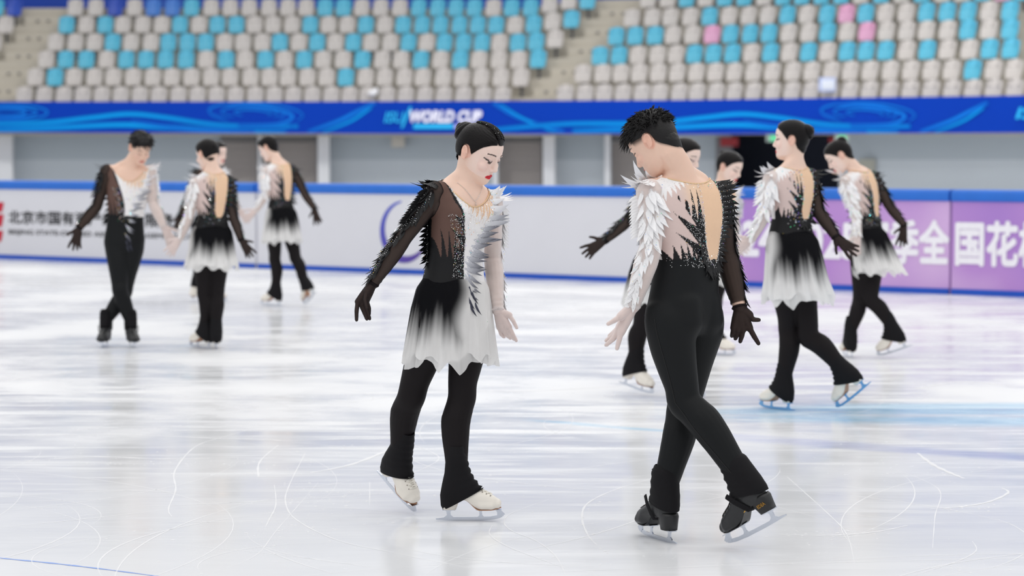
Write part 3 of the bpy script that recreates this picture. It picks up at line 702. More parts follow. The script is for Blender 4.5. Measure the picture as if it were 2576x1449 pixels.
# ================================================================== SKATES
boot_white = mat('boot_leather_white', (236, 230, 220), .38, var=.03, scale=12, bump=.05, bscale=300)
boot_black = mat('boot_leather_black', (30, 31, 33), .42, var=.08, scale=12, bump=.05, bscale=300)
sole_tan = mat('sole_tan', (176, 130, 100), .5); sole_black = mat('sole_black', (22, 22, 24), .4)
steel = mat('blade_steel', (205, 210, 220), .16, 1.0, var=.05, scale=60); blade_blue = mat('blade_blue_chrome', (120, 170, 215), .2, .9)
lace_w = mat('lace_white', (240, 236, 226), .7); lace_b = mat('lace_black', (16, 16, 18), .7); eyelet_m = mat('eyelet_dark', (110, 100, 92), .4, .6)
stretch = mat('stretch_black', (20, 19, 22), .72, spec=.18, var=.12, scale=14, bump=.25, bscale=45)
gold = mat('print_gold', (222, 170, 70), .4, .3)
def sole_z(x):
    """underside of the boot upper, blade bottom = 0"""
    x = np.asarray(x, float)
    z = np.where(x > .075, .047 + .10 * np.clip(x - .125, 0, 1) * 2.0, .047 + .042 * sm(.075, .01, x))
    return z
def make_boot(black):
    m = MB()
    m.tube([(.142, 0, .070), (.128, 0, .072), (.09, 0, .080), (.04, 0, .098), (-.02, 0, .118), (-.035, 0, .122)], [(.023, .027), (.031, .038), (.040, .043), (.044, .039), (.046, .038), (.037, .034)], 18, (0, 0, 1))
    m.tube([(.10, 0, .086), (.045, 0, .118), (.0, 0, .16)], [(.022, .034), (.030, .035), (.034, .036)], 16, (1, 0, 0))
    m.tube([(-.030, 0, .105), (-.022, 0, .16), (-.018, 0, .20), (-.020, 0, .225)], [(.042, .036), (.038, .036), (.034, .034), (.033, .034)], 18, (1, 0, 0))
    X, Q = voxel(m.V, m.F, .0045, 5)
    X[:, 2] = np.maximum(X[:, 2], sole_z(X[:, 0])); X[:, 1] *= 1 + .38 * sm(.085, .050, X[:, 2]) * sm(.03, .08, X[:, 0])
    return X, Q
def blade_mesh():
    m = MB(); t = .0022
    def prism(pts, w=t): 
        n = len(pts); m.add([[x, -w, z] for x, z in pts] + [[x, w, z] for x, z in pts], [list(range(n))[::-1], list(range(n, 2 * n))] + [[i, (i + 1) % n, n + (i + 1) % n, n + i] for i in range(n)])
    bot = [(-.102, .004), (-.06, .0015), (0, 0), (.08, .0006), (.135, .005), (.158, .011)]; top = [(.150, .022), (.12, .017), (.04, .0145), (-.05, .0145), (-.103, .0085)]
    prism(bot + top)
    prism([(.150, .011), (.159, .011), (.163, .015), (.166, .013), (.168, .019), (.172, .018), (.173, .024), (.178, .026), (.160, .044), (.152, .047), (.138, .047), (.146, .034), (.146, .020)], .0030)      # toe pick and front stem
    prism([(.066, .014), (.094, .014), (.086, .022), (.084, .036), (.09, .046), (.066, .046), (.074, .036), (.074, .022)], .0026)
    prism([(-.070, .013), (-.030, .013), (-.042, .022), (-.044, .036), (-.036, .044), (-.066, .044), (-.060, .036), (-.058, .022)], .0026)
    m.box((.112, 0, .0455), (.104, .036, .003)); m.box((-.050, 0, .0445), (.052, .030, .003))
    return m
def heel_mesh():
    m = MB(); r = []
    for z, x0, x1, w in ((.0465, -.074, -.020, .027), (.070, -.077, -.012, .029), (.096, -.081, .004, .032), (.108, -.078, .012, .030)):
        a = np.linspace(0, 2 * math.pi, 20, endpoint=False); c = (x0 + x1) / 2; h = (x1 - x0) / 2
        r.append(np.stack([c + h * np.sign(np.cos(a)) * np.abs(np.cos(a)) ** .6, w * np.sign(np.sin(a)) * np.abs(np.sin(a)) ** .7, np.full(20, z)], 1))
    m.loft(r); return m
def sole_mesh():
    m = MB(); rings = []
    for x in np.linspace(.163, -.01, 26):
        w = .038 * math.sqrt(max(.02, 1 - ((x - .085) / .076) ** 2)) if x > .085 else .038 - .010 * sm(.085, .02, x)
        z = float(sole_z(x)); rings.append([[x, -w, z - .0015], [x, w, z - .0015], [x, w, z + .0015], [x, -w, z + .0015]])
    m.loft(rings); return m
def lace_mesh(X, tops):
    """criss-cross laces over the instep, following the boot surface"""
    bv = BVHTree.FromPolygons([tuple(v) for v in X[0]], [tuple(map(int, q)) for q in X[1]]); m = MB(); e = MB()
    path = [(.118, .102), (.102, .110), (.087, .119), (.072, .131), (.058, .146), (.048, .163), (.040, .182), (.036, .202)][:tops]
    def surf(x, z, w):
        o = Vector((x + .1 * .6, w, z + .1 * .8)); h = bv.ray_cast(o, Vector((-.6, 0, -.8)));
        if h[0] is None: h = bv.find_nearest(Vector((x, w, z)))
        return np.array(h[0]) + np.array(h[1]) * .0018
    pts = [[surf(x, z, s * .017) for s in (-1, 1)] for x, z in path]
    for i in range(len(pts)):
        m.tube([pts[i][0], surf(path[i][0], path[i][1], 0) + np.array([.002, 0, .002]), pts[i][1]], [.0022] * 3, 6)
        if i: m.tube([pts[i - 1][0], (pts[i - 1][0] + pts[i][1]) / 2 + np.array([.004, 0, .004]), pts[i][1]], [.002] * 3, 6); m.tube([pts[i - 1][1], (pts[i - 1][1] + pts[i][0]) / 2 + np.array([.005, 0, .005]), pts[i][0]], [.002] * 3, 6)
        for s in (-1, 1): e.ball(surf(path[i][0] - .004, path[i][1] - .004, s * .022), .0022, 6)
    return m, e
BX = make_boot(False)
LB, EB = lace_mesh(BX, 8)
def me_of(m, name, mm, smooth=False): return mesh_from(name, m.V, m.F, mm, None, smooth, True)
SK = {}
for kind, bm_, sm_, lm_ in (('w', boot_white, sole_tan, lace_w), ('b', boot_black, sole_black, lace_b)):
    SK[kind] = dict(boot=mesh_from('skate_boot', BX[0], BX[1], bm_, recalc=True), blade=me_of(blade_mesh(), 'blade', steel), blade_blue=me_of(blade_mesh(), 'blade', blade_blue),
                    heel=me_of(heel_mesh(), 'heel', boot_white if kind == 'w' else sole_black, True), sole=me_of(sole_mesh(), 'sole', sm_), laces=me_of(LB, 'laces', lm_, True), eyelets=me_of(EB, 'eyelets', eyelet_m, True))
COVER = {'w': [((.012, .305), (-.050, .305), .032), ((.020, .270), (-.060, .270), .041), ((.028, .242), (-.064, .242), .045), ((.036, .212), (-.068, .195), .047), ((.046, .187), (-.078, .150), .049), ((.062, .162), (-.086, .105), .050), ((.082, .139), (-.083, .062), .049), ((.087, .132), (-.074, .044), .047)],
         'b': [((.020, .275), (-.052, .275), .034), ((.034, .258), (-.066, .258), .043), ((.036, .25), (-.070, .25), .045), ((.041, .22), (-.076, .21), .047), ((.048, .185), (-.084, .165), .047), ((.058, .158), (-.088, .128), .046), ((.062, .15), (-.086, .112), .045)]}
def cover_mesh(kind):
    m = MB(); rings = []
    L = COVER[kind]; a = np.linspace(0, 2 * math.pi, 28, endpoint=False)
    for t in np.linspace(0, len(L) - 1, 22):
        i = min(int(t), len(L) - 2); f = t - i; F_ = np.array(L[i][0]) * (1 - f) + np.array(L[i + 1][0]) * f; B_ = np.array(L[i][1]) * (1 - f) + np.array(L[i + 1][1]) * f; w = L[i][2] * (1 - f) + L[i + 1][2] * f
        c = (F_ + B_) / 2; h = (F_ - B_) / 2; wr = .0016 * math.sin(t * 6.5)
        cs = np.sign(np.cos(a)) * np.abs(np.cos(a)) ** .9
        fr = 1 + wr / .04 * (np.cos(a) > 0) * 1.6
        rings.append(np.stack([c[0] + h[0] * cs * fr, w * np.sin(a) * (1 + .3 * wr / .04), c[1] + h[1] * cs * fr], 1))
    m.loft(rings, cap=False); return mesh_from('boot_cover', m.V, m.F, stretch, recalc=True)
for k in ('w', 'b'): SK[k]['cover'] = cover_mesh(k)
def strap_mesh():
    m = MB(); P = [(.05, .043, .16), (.03, .046, .13), (.008, .043, .10), (-.002, .036, .082), (-.003, .0, .078), (-.002, -.036, .082), (.008, -.043, .10), (.03, -.046, .13), (.05, -.043, .16)]
    m.tube(P, [(.010, .002)] * len(P), 8, (1, 0, 0)); return mesh_from('stirrup_strap', m.V, m.F, stretch, recalc=True)
SK['b']['strap'] = strap_mesh()

# ================================================================== FIGURES
skin_m = mat('skin', attr=True, rough=.48, spec=.35, var=.02, scale=60)
skin_m.node_tree.nodes['Principled BSDF'].inputs['Subsurface Weight'].default_value = .12
skin_m.node_tree.nodes['Principled BSDF'].inputs['Subsurface Radius'].default_value = (.012, .005, .003)
hair_m = mat('hair_black_brown', (15, 12, 13), .36, spec=.16, var=.3, scale=30, bump=.45, bscale=110, aniso=(.6, .6, 6))
hair_m2 = mat('hair_black', (17, 15, 16), .5, spec=.3, var=.25, scale=40, bump=.5, bscale=120)
lycra_m = mat('costume_stretch_print', attr=True, rough=.62, spec=.25, var=.03, scale=80)
feather_m = mat('feather_applique', attr=True, rough=.55, spec=.3, var=.03, scale=50)
skirt_m = mat('chiffon_gradient', attr=True, rough=.7, spec=.1, var=.04, scale=18, transl=.42, alpha=.86)
under_m = mat('chiffon_lining', attr=True, rough=.7, spec=.1, var=.04, scale=18, transl=.35, alpha=.92)
tights_m = mat('tights_black', (22, 18, 20), .66, spec=.18, var=.15, scale=9)
trouser_m = mat('trousers_black', (18, 20, 22), .6, spec=.2, var=.10, scale=5, bump=.12, bscale=16)
sheer_b = sheer('mesh_black', (27, 21, 22), .74, .95); sheer_w = sheer('mesh_white', (238, 230, 228), .56, .92)
glove_b = sheer('glove_black', (28, 20, 22), .80, .96); glove_w = sheer('glove_white', (238, 226, 224), .62, .92)
stone_m = mat('rhinestone', attr=True, rough=.06, metal=1.0, var=.0)
cord_nude = mat('binding_nude', (226, 192, 150), .6); seam_m = mat('seam_black', (14, 13, 14), .7)
silver_m = mat('chain_silver', (215, 212, 208), .25, 1.0)

def yaw_axes(deg):
    a = math.radians(deg); return np.array([math.sin(a), -math.cos(a), 0.0]), np.array([math.cos(a), math.sin(a), 0.0])   # forward, wearer's left
def rot(v, axis, ang):
    axis = unit(axis); c, s = math.cos(ang), math.sin(ang); return v * c + np.cross(axis, v) * s + axis * (axis @ v) * (1 - c)

def seg_dist(X, a, b):
    d = b - a; t = np.clip(((X - a) @ d) / max(d @ d, 1e-9), 0, 1); return np.linalg.norm(X - (a + t[:, None] * d), axis=1), t

def head_shell(m, c, A, s, male):
    """A rows: left, forward, up. skull and face as stacked outlines, then nose, lips, lids, ears"""
    def P(x, y, z): return c + (np.array([x, y, z]) * s) @ A
    z = np.array([-.118, -.113, -.105, -.095, -.085, -.075, -.065, -.055, -.043, -.03, -.015, 0, .012, .025, .04, .055, .07, .083, .094, .103, .109])
    f = np.array([.066, .078, .086, .0885, .0875, .086, .088, .0875, .087, .088, .087, .0855, .090, .0945, .094, .091, .084, .074, .060, .042, .022])
    bk = np.array([.040, .022, -.002, -.02, -.036, -.050, -.060, -.068, -.076, -.083, -.090, -.094, -.096, -.097, -.096, -.092, -.085, -.075, -.062, -.044, -.022])
    w = np.array([.014, .022, .031, .040, .047, .052, .0565, .060, .063, .0655, .068, .0705, .072, .073, .0735, .072, .067, .060, .050, .036, .018])
    if male: w = w * np.interp(z, [-.12, -.05, .1], [1.12, 1.05, 1.03])
    n = 40; a = np.linspace(0, 2 * math.pi, n, endpoint=False); rings = []
    for i in range(len(z)):
        yc = bk[i] + (f[i] - bk[i]) * .42
        cs, sn = np.cos(a), np.sin(a); y = np.where(cs > 0, (f[i] - yc), (yc - bk[i])) * np.sign(cs) * np.abs(cs) ** .92 + yc
        x = w[i] * np.sign(sn) * np.abs(sn) ** .86
        rings.append(np.stack([P(xx, yy, z[i]) for xx, yy in zip(x, y)]))
    m.loft(rings)
    m.tube([P(0, .086, .012), P(0, .093, -.010), P(0, .102, -.034)], [.006 * s, .0078 * s, .0100 * s], 10)     # nose
    m.ball(P(0, .1005, -.037), .0088 * s, 10)
    for k in (-1, 1):
        m.ball(P(.0105 * k, .091, -.041), .0078 * s, 10)                            # nostril wings
        m.ball(P(.031 * k, .0735, -.001), .0142 * s, 12)                           # eyeball under its lid
        m.ball(P(.038 * k, .063, -.032), .0215 * s, 12)                             # cheek
        m.tube([P(.014 * k, .0885, .020), P(.032 * k, .086, .023), P(.049 * k, .070, .019)], [.006 * s, .0065 * s, .005 * s], 8)   # brow ridge
        e0 = np.array([.071 * k, -.012, -.004]) * (1.04 if male else 1)
        er = []                                                                    # ear rim, lobe, inner fold
        for q in range(17):
            t = math.radians(-75 + 250 * q / 16); er.append(P(e0[0] + .009 * k - .003 * k * math.cos(t), e0[1] - .004 - .0135 * math.cos(t) - .005 * math.sin(t), e0[2] - .003 + .0255 * math.sin(t)))
        m.tube(er, [.0052 * s] * 3 + [.0044 * s] * 14, 8, A[0]); m.ball(P(e0[0] + .005 * k, e0[1] + .002, e0[2] - .026), .0062 * s, 8)
        m.tube([P(e0[0] + .006 * k, e0[1] - .006, e0[2] + .012), P(e0[0] + .008 * k, e0[1] - .009, e0[2] - .004), P(e0[0] + .005 * k, e0[1] - .002, e0[2] - .018)], [.004 * s] * 3, 8)
        m.ball(P(e0[0] + .004 * k, e0[1] - .002, e0[2] - .006), np.array([.006, .012, .021]) * s, 10, A)
    m.tube([P(-.020, .080, -.0685), P(-.008, .0895, -.0650), P(0, .0895, -.0662), P(.008, .0895, -.0650), P(.020, .080, -.0685)], [.003 * s, .0046 * s, .0044 * s, .0046 * s, .003 * s], 8)
    m.tube([P(-.018, .080, -.0715), P(0, .0885, -.0755), P(.018, .080, -.0715)], [.003 * s, .0058 * s, .003 * s], 8)
    m.ball(P(0, .078, -.100), .0125 * s, 10)                                       # chin

def hand_pts(wrist, tip, thumb, s=1.0, curl=.25, fan=1.0):
    """chains for four fingers and a thumb, fanned out in a plane facing the viewer. thumb=+1: to the right of a hanging hand"""
    d = unit(tip - wrist); sd = unit(np.cross(d, [0, 1, 0])) * thumb; nn = np.cross(d, sd); out = []
    L = .172 * s
    for off, ang, ln, back in ((.026, 20 * fan, .076, .0), (.009, 3 * fan, .083, .2), (-.008, -7 * fan, .077, .5), (-.023, -17 * fan, .062, .7)):
        k = wrist + d * .088 * s + sd * off * s; a = math.radians(ang); dd_ = d * math.cos(a) + sd * math.sin(a)
        b = np.array([0, 1.0, 0]) * curl * back
        m1 = k + unit(dd_ + b * .5) * ln * .52 * s; t = m1 + unit(dd_ - sd * .12 * fan + b * 1.2) * ln * .48 * s; out.append([k, m1, t])
    b0 = wrist + d * .028 * s + sd * .030 * s; t1 = b0 + unit(d * .62 + sd * .78) * .034 * s; t2 = t1 + unit(d * .75 + sd * .66) * .028 * s
    out.append([b0, t1, t2]); return out

GLOBAL_RND = random.Random(11)

class Figure:
    def __init__(s, name_label, spec):
        s.sp = spec; s.label = name_label
    # ---- geometry of the body
    def build(s):
        sp_ = s.sp; Y0 = sp_['Y0']; J = {k: at(v[0], v[1], Y0 + (v[2] if len(v) > 2 else 0)) for k, v in sp_['J'].items()}
        male = sp_.get('male', False); s.male = male; S = sp_.get('s', 1.0); vox = sp_.get('vox', .005); s.vox = vox
        Fp, Lp = yaw_axes(sp_['pel']); Fc, Lc = yaw_axes(sp_['chest'])
        sh = (.175 if male else .152) * S; hp = .082 * S
        for side, k in (('L', 1), ('R', -1)):
            for nm, ax, h in (('sh', Lc, sh), ('hip', Lp, hp)):
                if len(sp_['J'][nm + side]) == 2: J[nm + side] = at(*sp_['J'][nm + side], Y0 + k * h * ax[1] * .85)
        # skates give the ankles
        s.feet = {}
        for side in 'LR':
            h0, h1 = sp_['foot' + side][:2]; sc = sp_.get('fs', 1.0)
            a = at(h0[0], h0[1], Y0 + h0[2]); b = at(h1[0], h1[1], Y0 + h1[2])
            if sp_['foot' + side][2] == 'flat': a[2] = b[2] = 0.0
            if sp_['foot' + side][2] == 'toe': b[2] = 0.004
            x = unit(b - a); up = J['knee' + side] - a; up = np.array([0, 0, 1.0]) if sp_['foot' + side][2] == 'flat' else unit(J['knee' + side] - (a + b) / 2)
            zz = unit(up - (up @ x) * x); yy = np.cross(zz, x)
            o = (a + b) / 2 - x * .036 * sc
            s.feet[side] = (o, np.array([x, yy, zz]), sc); J['an' + side] = o + zz * .195 * sc - x * .020 * sc
        s.J = J; m = MB()
        # torso
        hf, hl = yaw_axes(sp_['head'][3]); pt = math.radians(sp_['head'][4]); nb0 = at(sp_['head'][0], sp_['head'][1], Y0 + sp_['head'][2]) - (hf * math.cos(pt) - np.array([0, 0, math.sin(pt)])) * .030 - np.array([0, 0, .055])
        P0, P1, P2, P3 = J['pel'], J['waist'], J['chest'], J['neck']
        s.spine = np.array([P0, P1, P2, P3]); s.Ls = np.array([Lp, unit(Lp * .6 + Lc * .4), Lc, Lc])
        dn = unit(P0 - P1)
        if male: W_ = [(-.55, .100, .085), (-.30, .150, .105), (0, .158, .110), (.5, .146, .100), (1, .136, .095), (1.5, .145, .100), (2, .163, .110), (2.35, .172, .105), (2.65, .160, .088), (2.86, .105, .070), (3, .062, .060)]
        else: W_ = [(-.55, .092, .082), (-.30, .148, .102), (0, .155, .106), (.5, .135, .094), (1, .112, .082), (1.5, .120, .086), (2, .134, .095), (2.35, .141, .092), (2.65, .130, .078), (2.86, .085, .060), (3, .050, .050)]
        s.W_ = W_; a = np.linspace(0, 2 * math.pi, 36, endpoint=False); rings = []
        wm = sp_.get('wide', 1.0)
        for t in np.concatenate([[-.62], np.linspace(-.55, 3, 30)]):
            c, l = s.spine_at(t); w = np.interp(t, [q[0] for q in W_], [q[1] for q in W_]) * S * wm; d = np.interp(t, [q[0] for q in W_], [q[2] for q in W_]) * S
            if t < -.6: w *= .6; d *= .6
            ax = s.spine_dir(t); f = unit(np.cross(ax, l)) ; f = -f if f @ (Fp + Fc) < 0 else f
            e = .84; rings.append(c + np.outer(np.sign(np.cos(a)) * np.abs(np.cos(a)) ** e * w, l) + np.outer(np.sign(np.sin(a)) * np.abs(np.sin(a)) ** e * d, f))
        m.loft(rings)
        up = unit(P3 - P2)
        if not male:
            for k in (-1, 1): m.ball(P2 * .72 + P3 * .28 + Lc * .058 * k * S + Fc * .058 * S, np.array([.056, .050, .056]) * S, 14)
        for k, sd in ((1, 'L'), (-1, 'R')):
            m.tube([P0 + Lp * .050 * k * S - Fp * .012 * S + np.array([0, 0, .085 * S]), P0 + Lp * .064 * k * S - Fp * .040 * S + np.array([0, 0, .02 * S]), P0 + Lp * .070 * k * S - Fp * .050 * S - np.array([0, 0, .045 * S]), P0 + Lp * .076 * k * S - Fp * .024 * S - np.array([0, 0, .11 * S])], [.060 * S, .074 * S, .074 * S, .062 * S], 16)      # buttock
            q = J['sh' + sd]; r = (.056 if male else .044) * S
            m.tube([P3 - up * .05 * S, (P3 - up * .05 * S) * .5 + q * .5 + up * .018 * S, q], [.045 * S, .046 * S, r], 12); m.ball(q, r * 1.04, 14)
            tz = P3 * .35 + nb0 * .65 - Fc * .012 * S; m.tube([tz, P3 * .55 + q * .45 + up * .022 * S - Fc * .012 * S, P3 * .2 + q * .8 + up * .006 * S], [(.033 if male else .034) * S, (.034 if male else .030) * S, .030 * S], 12)
            m.tube([P2 * .5 + P3 * .5, q - up * .045 * S], [.07 * S, .045 * S], 12)
        # neck and head
        hf, hl = yaw_axes(sp_['head'][3]); pt = math.radians(sp_['head'][4]); rl = math.radians(sp_['head'][5] if len(sp_['head']) > 5 else 0)
        fw = hf * math.cos(pt) + np.array([0, 0, -math.sin(pt)]); u0 = unit(np.cross(fw, hl)); l2 = hl * math.cos(rl) + u0 * math.sin(rl); u2 = unit(np.cross(fw, l2))
        s.hA = np.array([l2, fw, u2]); s.hc = at(sp_['head'][0], sp_['head'][1], Y0 + sp_['head'][2]); s.hs = sp_.get('hs', 1.0)
        nb = s.hc + (np.array([0, -.030, -.055]) * s.hs) @ s.hA; r = (.058 if male else .047) * S
        m.tube([P3 - up * .06 * S, P3 * .55 + nb * .45, nb, nb + s.hA[2] * .03], [r * 1.25, r * 1.02, r, r], 16)
        head_shell(m, s.hc, s.hA, s.hs, male)
        # arms
        s.hand = {}
        for sd in 'LR':
            A_, B_, C_ = J['sh' + sd], J['el' + sd], J['wr' + sd]; k = S * (1.18 if male else 1.0)
            P = [A_ * (1 - t) + B_ * t for t in (0, .25, .5, .8)] + [B_ * (1 - t) + C_ * t for t in (0, .12, .3, .6, .85, 1)]
            R = [.043, .041, .038, .033, .0325, .034, .0345, .029, .023, .0215]
            PP, RR = splined(P, R, 30); m.tube(PP, RR * k, 14)
            hs = (sp_.get('hands') or {}).get(sd)
            if hs: ch = [[at(p[0], p[1], Y0 + sp_['J']['wr' + sd][2] + p[2]) for p in f] for f in hs]
            else:
                tp = sp_['tip' + sd]; ch = hand_pts(C_, at(tp[0], tp[1], Y0 + tp[2]), tp[3], S * (1.04 if male else .93), tp[4] if len(tp) > 4 else .3)
            s.hand[sd] = ch; fr = (.0086 if male else .0072) * (1 if vox < .004 else 1.12)
            for i, f in enumerate(ch):
                f = [np.asarray(q) for q in f]
                if i < 4: m.tube([C_, C_ * .45 + f[0] * .55, f[0]], [.017 * k, .0145 * k, .0108 * k], 10)
                else: m.tube([C_ + (f[0] - C_) * .25, f[0]], [.015 * k, .0125 * k], 10)
                m.tube(f, [fr * 1.08, fr * .98, fr * .72], 10)
            ctr = np.mean([np.asarray(f[0]) for f in ch[:4]], 0); m.tube([C_, C_ * .5 + ctr * .5, C_ * .12 + ctr * .88], [.016 * k, .0165 * k, .013 * k], 10)
            m.tube([np.asarray(ch[0][0]) * .6 + C_ * .4, np.asarray(ch[3][0]) * .6 + C_ * .4], [.0125 * k] * 2, 10)
            m.tube([np.asarray(ch[0][0]) * .94 + C_ * .06, np.asarray(ch[3][0]) * .94 + C_ * .06], [.0105 * k] * 2, 10)
        # legs
        for sd in 'LR':
            A_, B_, C_ = J['hip' + sd], J['knee' + sd], J['an' + sd]; o, FA, sc = s.feet[sd]; k = S * (1.04 if male else 1.0) * sp_.get('legw', 1.0)
            sh_ = unit(C_ - B_); bk = -FA[0] - (-FA[0] @ sh_) * sh_; bk = unit(bk) if np.linalg.norm(bk) > .15 else -Fp
            P = []; R = []
            for t, r, q in ((-.02, .086, .0), (.12, .090, .0), (.35, .081, .006), (.6, .069, .004), (.85, .058, 0)):
                P.append(A_ * (1 - t) + B_ * t - bk * q * S); R.append(r * k)
            for t, r, q in ((0, .0575, -.004), (.12, .056, .004), (.30, .0590, .015), (.5, .055, .013), (.75, .047, .005), (.93, .0425, 0), (1.0, .041, 0)):
                P.append(B_ * (1 - t) + C_ * t + bk * q * S); R.append(r * k)
            PP, RR = splined(P, R, 44); m.tube(PP, RR, 18)
            m.tube([C_, o + FA[2] * .125 * sc - FA[0] * .022 * sc, o + FA[2] * .085 * sc + FA[0] * .09 * sc], [.034, .030, .022], 12)
        X, Q = voxel(m.V, m.F, vox, 6)
        # finer face
        s.X, s.Q = X, Q
        s.N = vnormals(X, Q); s.classify()
        big = np.isin(s.lab, ['torso', 'thL', 'thR', 'uaL', 'uaR', 'neck', 'shnL', 'shnR']); E = quad_edges(Q); wt = big.astype(float)
        for k in range(6): wt = np.minimum(wt, lap(np.repeat(wt[:, None], 3, 1), E, .6)[:, 0])
        for k in range(int(22 * (.0034 / vox) ** 1.2) + 6):
            for lam in (.6, -.57): s.X = s.X + (lap(s.X, E, lam) - s.X) * wt[:, None]
        wt = np.isin(s.lab, ['torso', 'thL', 'thR', 'neck']).astype(float)
        for k in range(8): wt = np.minimum(wt, lap(np.repeat(wt[:, None], 3, 1), E, .6)[:, 0])
        for k in range(int(70 * (.003 / vox) ** 2)): s.X = s.X + (lap(s.X, E, .5) - s.X) * wt[:, None]
        s.N = vnormals(s.X, Q); s.classify()
    def spine_at(s, t):
        tt = min(max(t, 0), 3); i = min(int(tt), 2); f = tt - i; Pn = s.spine
        p0, p1, p2, p3 = Pn[max(i - 1, 0)], Pn[i], Pn[i + 1], Pn[min(i + 2, 3)]
        c = .5 * ((2 * p1) + (p2 - p0) * f + (2 * p0 - 5 * p1 + 4 * p2 - p3) * f * f + (3 * p1 - p0 - 3 * p2 + p3) * f ** 3)
        if t < 0: c = Pn[0] + (Pn[0] - Pn[1]) * (-t)
        return c, unit(s.Ls[i] * (1 - f) + s.Ls[i + 1] * f)
    def spine_dir(s, t):
        a, _ = s.spine_at(t - .05); b, _ = s.spine_at(t + .05); return unit(b - a)
    def classify(s):
        J, X = s.J, s.X; B = []
        nb = s.hc + (np.array([0, -.030, -.060]) * s.hs) @ s.hA
        B.append(('torso', J['pel'] * 1.0 + (J['pel'] - J['waist']) * .45, J['pel'], .13)); B.append(('torso', J['pel'], J['waist'], .125)); B.append(('torso', J['waist'], J['chest'], .125)); B.append(('torso', J['chest'], J['neck'], .12))
        B.append(('neck', J['neck'], nb, .055)); B.append(('head', s.hc - s.hA[2] * .05 + s.hA[1] * .02, s.hc + s.hA[2] * .03, .085))
        for sd in 'LR':
            up = unit(J['neck'] - J['chest'])
            B.append(('torso', J['neck'] - up * .05, J['sh' + sd] * .85 + J['neck'] * .15 - up * .02, .046))
            B.append(('ua' + sd, J['sh' + sd], J['el' + sd], .040)); B.append(('fa' + sd, J['el' + sd], J['wr' + sd], .030))
            c = np.mean([np.asarray(f[0]) for f in s.hand[sd][:4]], 0); B.append(('hd' + sd, J['wr' + sd] + (c - J['wr' + sd]) * .12, c, .034))
            for f in s.hand[sd]: B.append(('hd' + sd, np.asarray(f[0]), np.asarray(f[1]), .010)); B.append(('hd' + sd, np.asarray(f[1]), np.asarray(f[2]), .010))
            B.append(('th' + sd, J['hip' + sd] * .85 + J['knee' + sd] * .15, J['knee' + sd], .075)); B.append(('shn' + sd, J['knee' + sd], J['an' + sd], .050)); 
            o, FA, sc = s.feet[sd]; B.append(('ft' + sd, J['an' + sd], o + FA[2] * .085 + FA[0] * .09, .034))
        D = np.stack([seg_dist(X, a, b)[0] / r for _, a, b, r in B], 1); lab = np.array([b[0] for b in B]); s.lab = lab[D.argmin(1)]
        # torso coordinates
        ts = np.linspace(-.8, 3.3, 60); C = np.array([s.spine_at(t)[0] if t <= 3 else s.J['neck'] + (s.J['neck'] - s.J['chest']) * (t - 3) for t in ts]); Ld = np.array([s.spine_at(t)[1] for t in ts])
        ax = np.array([s.spine_dir(min(t, 2.95)) for t in ts]); i = np.zeros(len(X), int); best = np.full(len(X), 1e9)
        for k in range(len(ts)):
            d = np.abs((X - C[k]) @ ax[k]) + .12 * np.linalg.norm(X - C[k], axis=1); w = d < best; i[w] = k; best[w] = d[w]
        off = ((X - C[i]) * ax[i]).sum(1); seg = np.where(ts[i] < 1, np.linalg.norm(s.spine[1] - s.spine[0]), np.where(ts[i] < 2, np.linalg.norm(s.spine[2] - s.spine[1]), np.linalg.norm(s.spine[3] - s.spine[2])))
        s.t = ts[i] + off / seg
        lat = ((X - C[i]) * Ld[i]).sum(1); hw = np.interp(s.t, [q[0] for q in s.W_], [q[1] for q in s.W_]); hw = np.where(s.t > 2.35, s.W_[7][1], hw)
        s.u = lat / hw; f = np.cross(ax[i], Ld[i]); Fc, _ = yaw_axes(s.sp['chest']); f *= np.sign(f @ Fc)[:, None]
        s.fr = (s.N * f).sum(1); s.fo = ((X - C[i]) * f).sum(1); s.hl = ((X - s.hc) @ s.hA.T) / s.hs
        # chest-scaled height: 0 at the waist, 1 at the neck base
        l1, l2 = np.linalg.norm(s.spine[2] - s.spine[1]), np.linalg.norm(s.spine[3] - s.spine[2]); l0 = np.linalg.norm(s.spine[1] - s.spine[0])
        s.h = np.where(s.t < 1, (s.t - 1) * l0, np.where(s.t < 2, (s.t - 1) * l1, l1 + (s.t - 2) * l2)) / (l1 + l2)
    # ---- clothes and everything worn
    def obj(s, name, V, Fc, material, col=None, smooth=True, recalc=False, parent=None):
        me = mesh_from(name, np.asarray(V) - s.base, Fc, material, col, smooth, recalc); return link(name, me, parent or s.root)
    def cloth(s, name, mask, off, material, col=None, bulge=None):
        ids, q, P = sub(s.X, s.Q, mask)
        if len(q) == 0: return None
        o = off if bulge is None else off + bulge[ids]
        V = P + s.N[ids] * (o[:, None] if np.ndim(o) else o)
        return s.obj(name, V, q, material, None if col is None else col[ids])
    def feather(s, acc, base, nrm, d, L, Wd, c0, c1, lift=.25, curl=0.0):
        V, Fc, C = acc; nrm = unit(nrm); d = unit(d - (d @ nrm) * nrm); sd = np.cross(nrm, d); k0 = len(V); n = 7
        for i in range(n + 1):
            t = i / n; w = Wd * (math.sin(math.pi * min(t * .78 + .12, 1.0)) ** .8) * (1 if t < .98 else .06); w *= (1 - t ** 3 * .8)
            p = base + d * L * (t - .08) + nrm * (.0035 + lift * L * t * t) + sd * curl * L * t * t
            c = np.array(c0) * (1 - t) + np.array(c1) * t
            V += [p - sd * w - nrm * w * .25, p + nrm * .001, p + sd * w - nrm * w * .25]; C += [c, c, c]
        for i in range(n):
            a = k0 + 3 * i; Fc += [[a, a + 1, a + 4, a + 3], [a + 1, a + 2, a + 5, a + 4]]
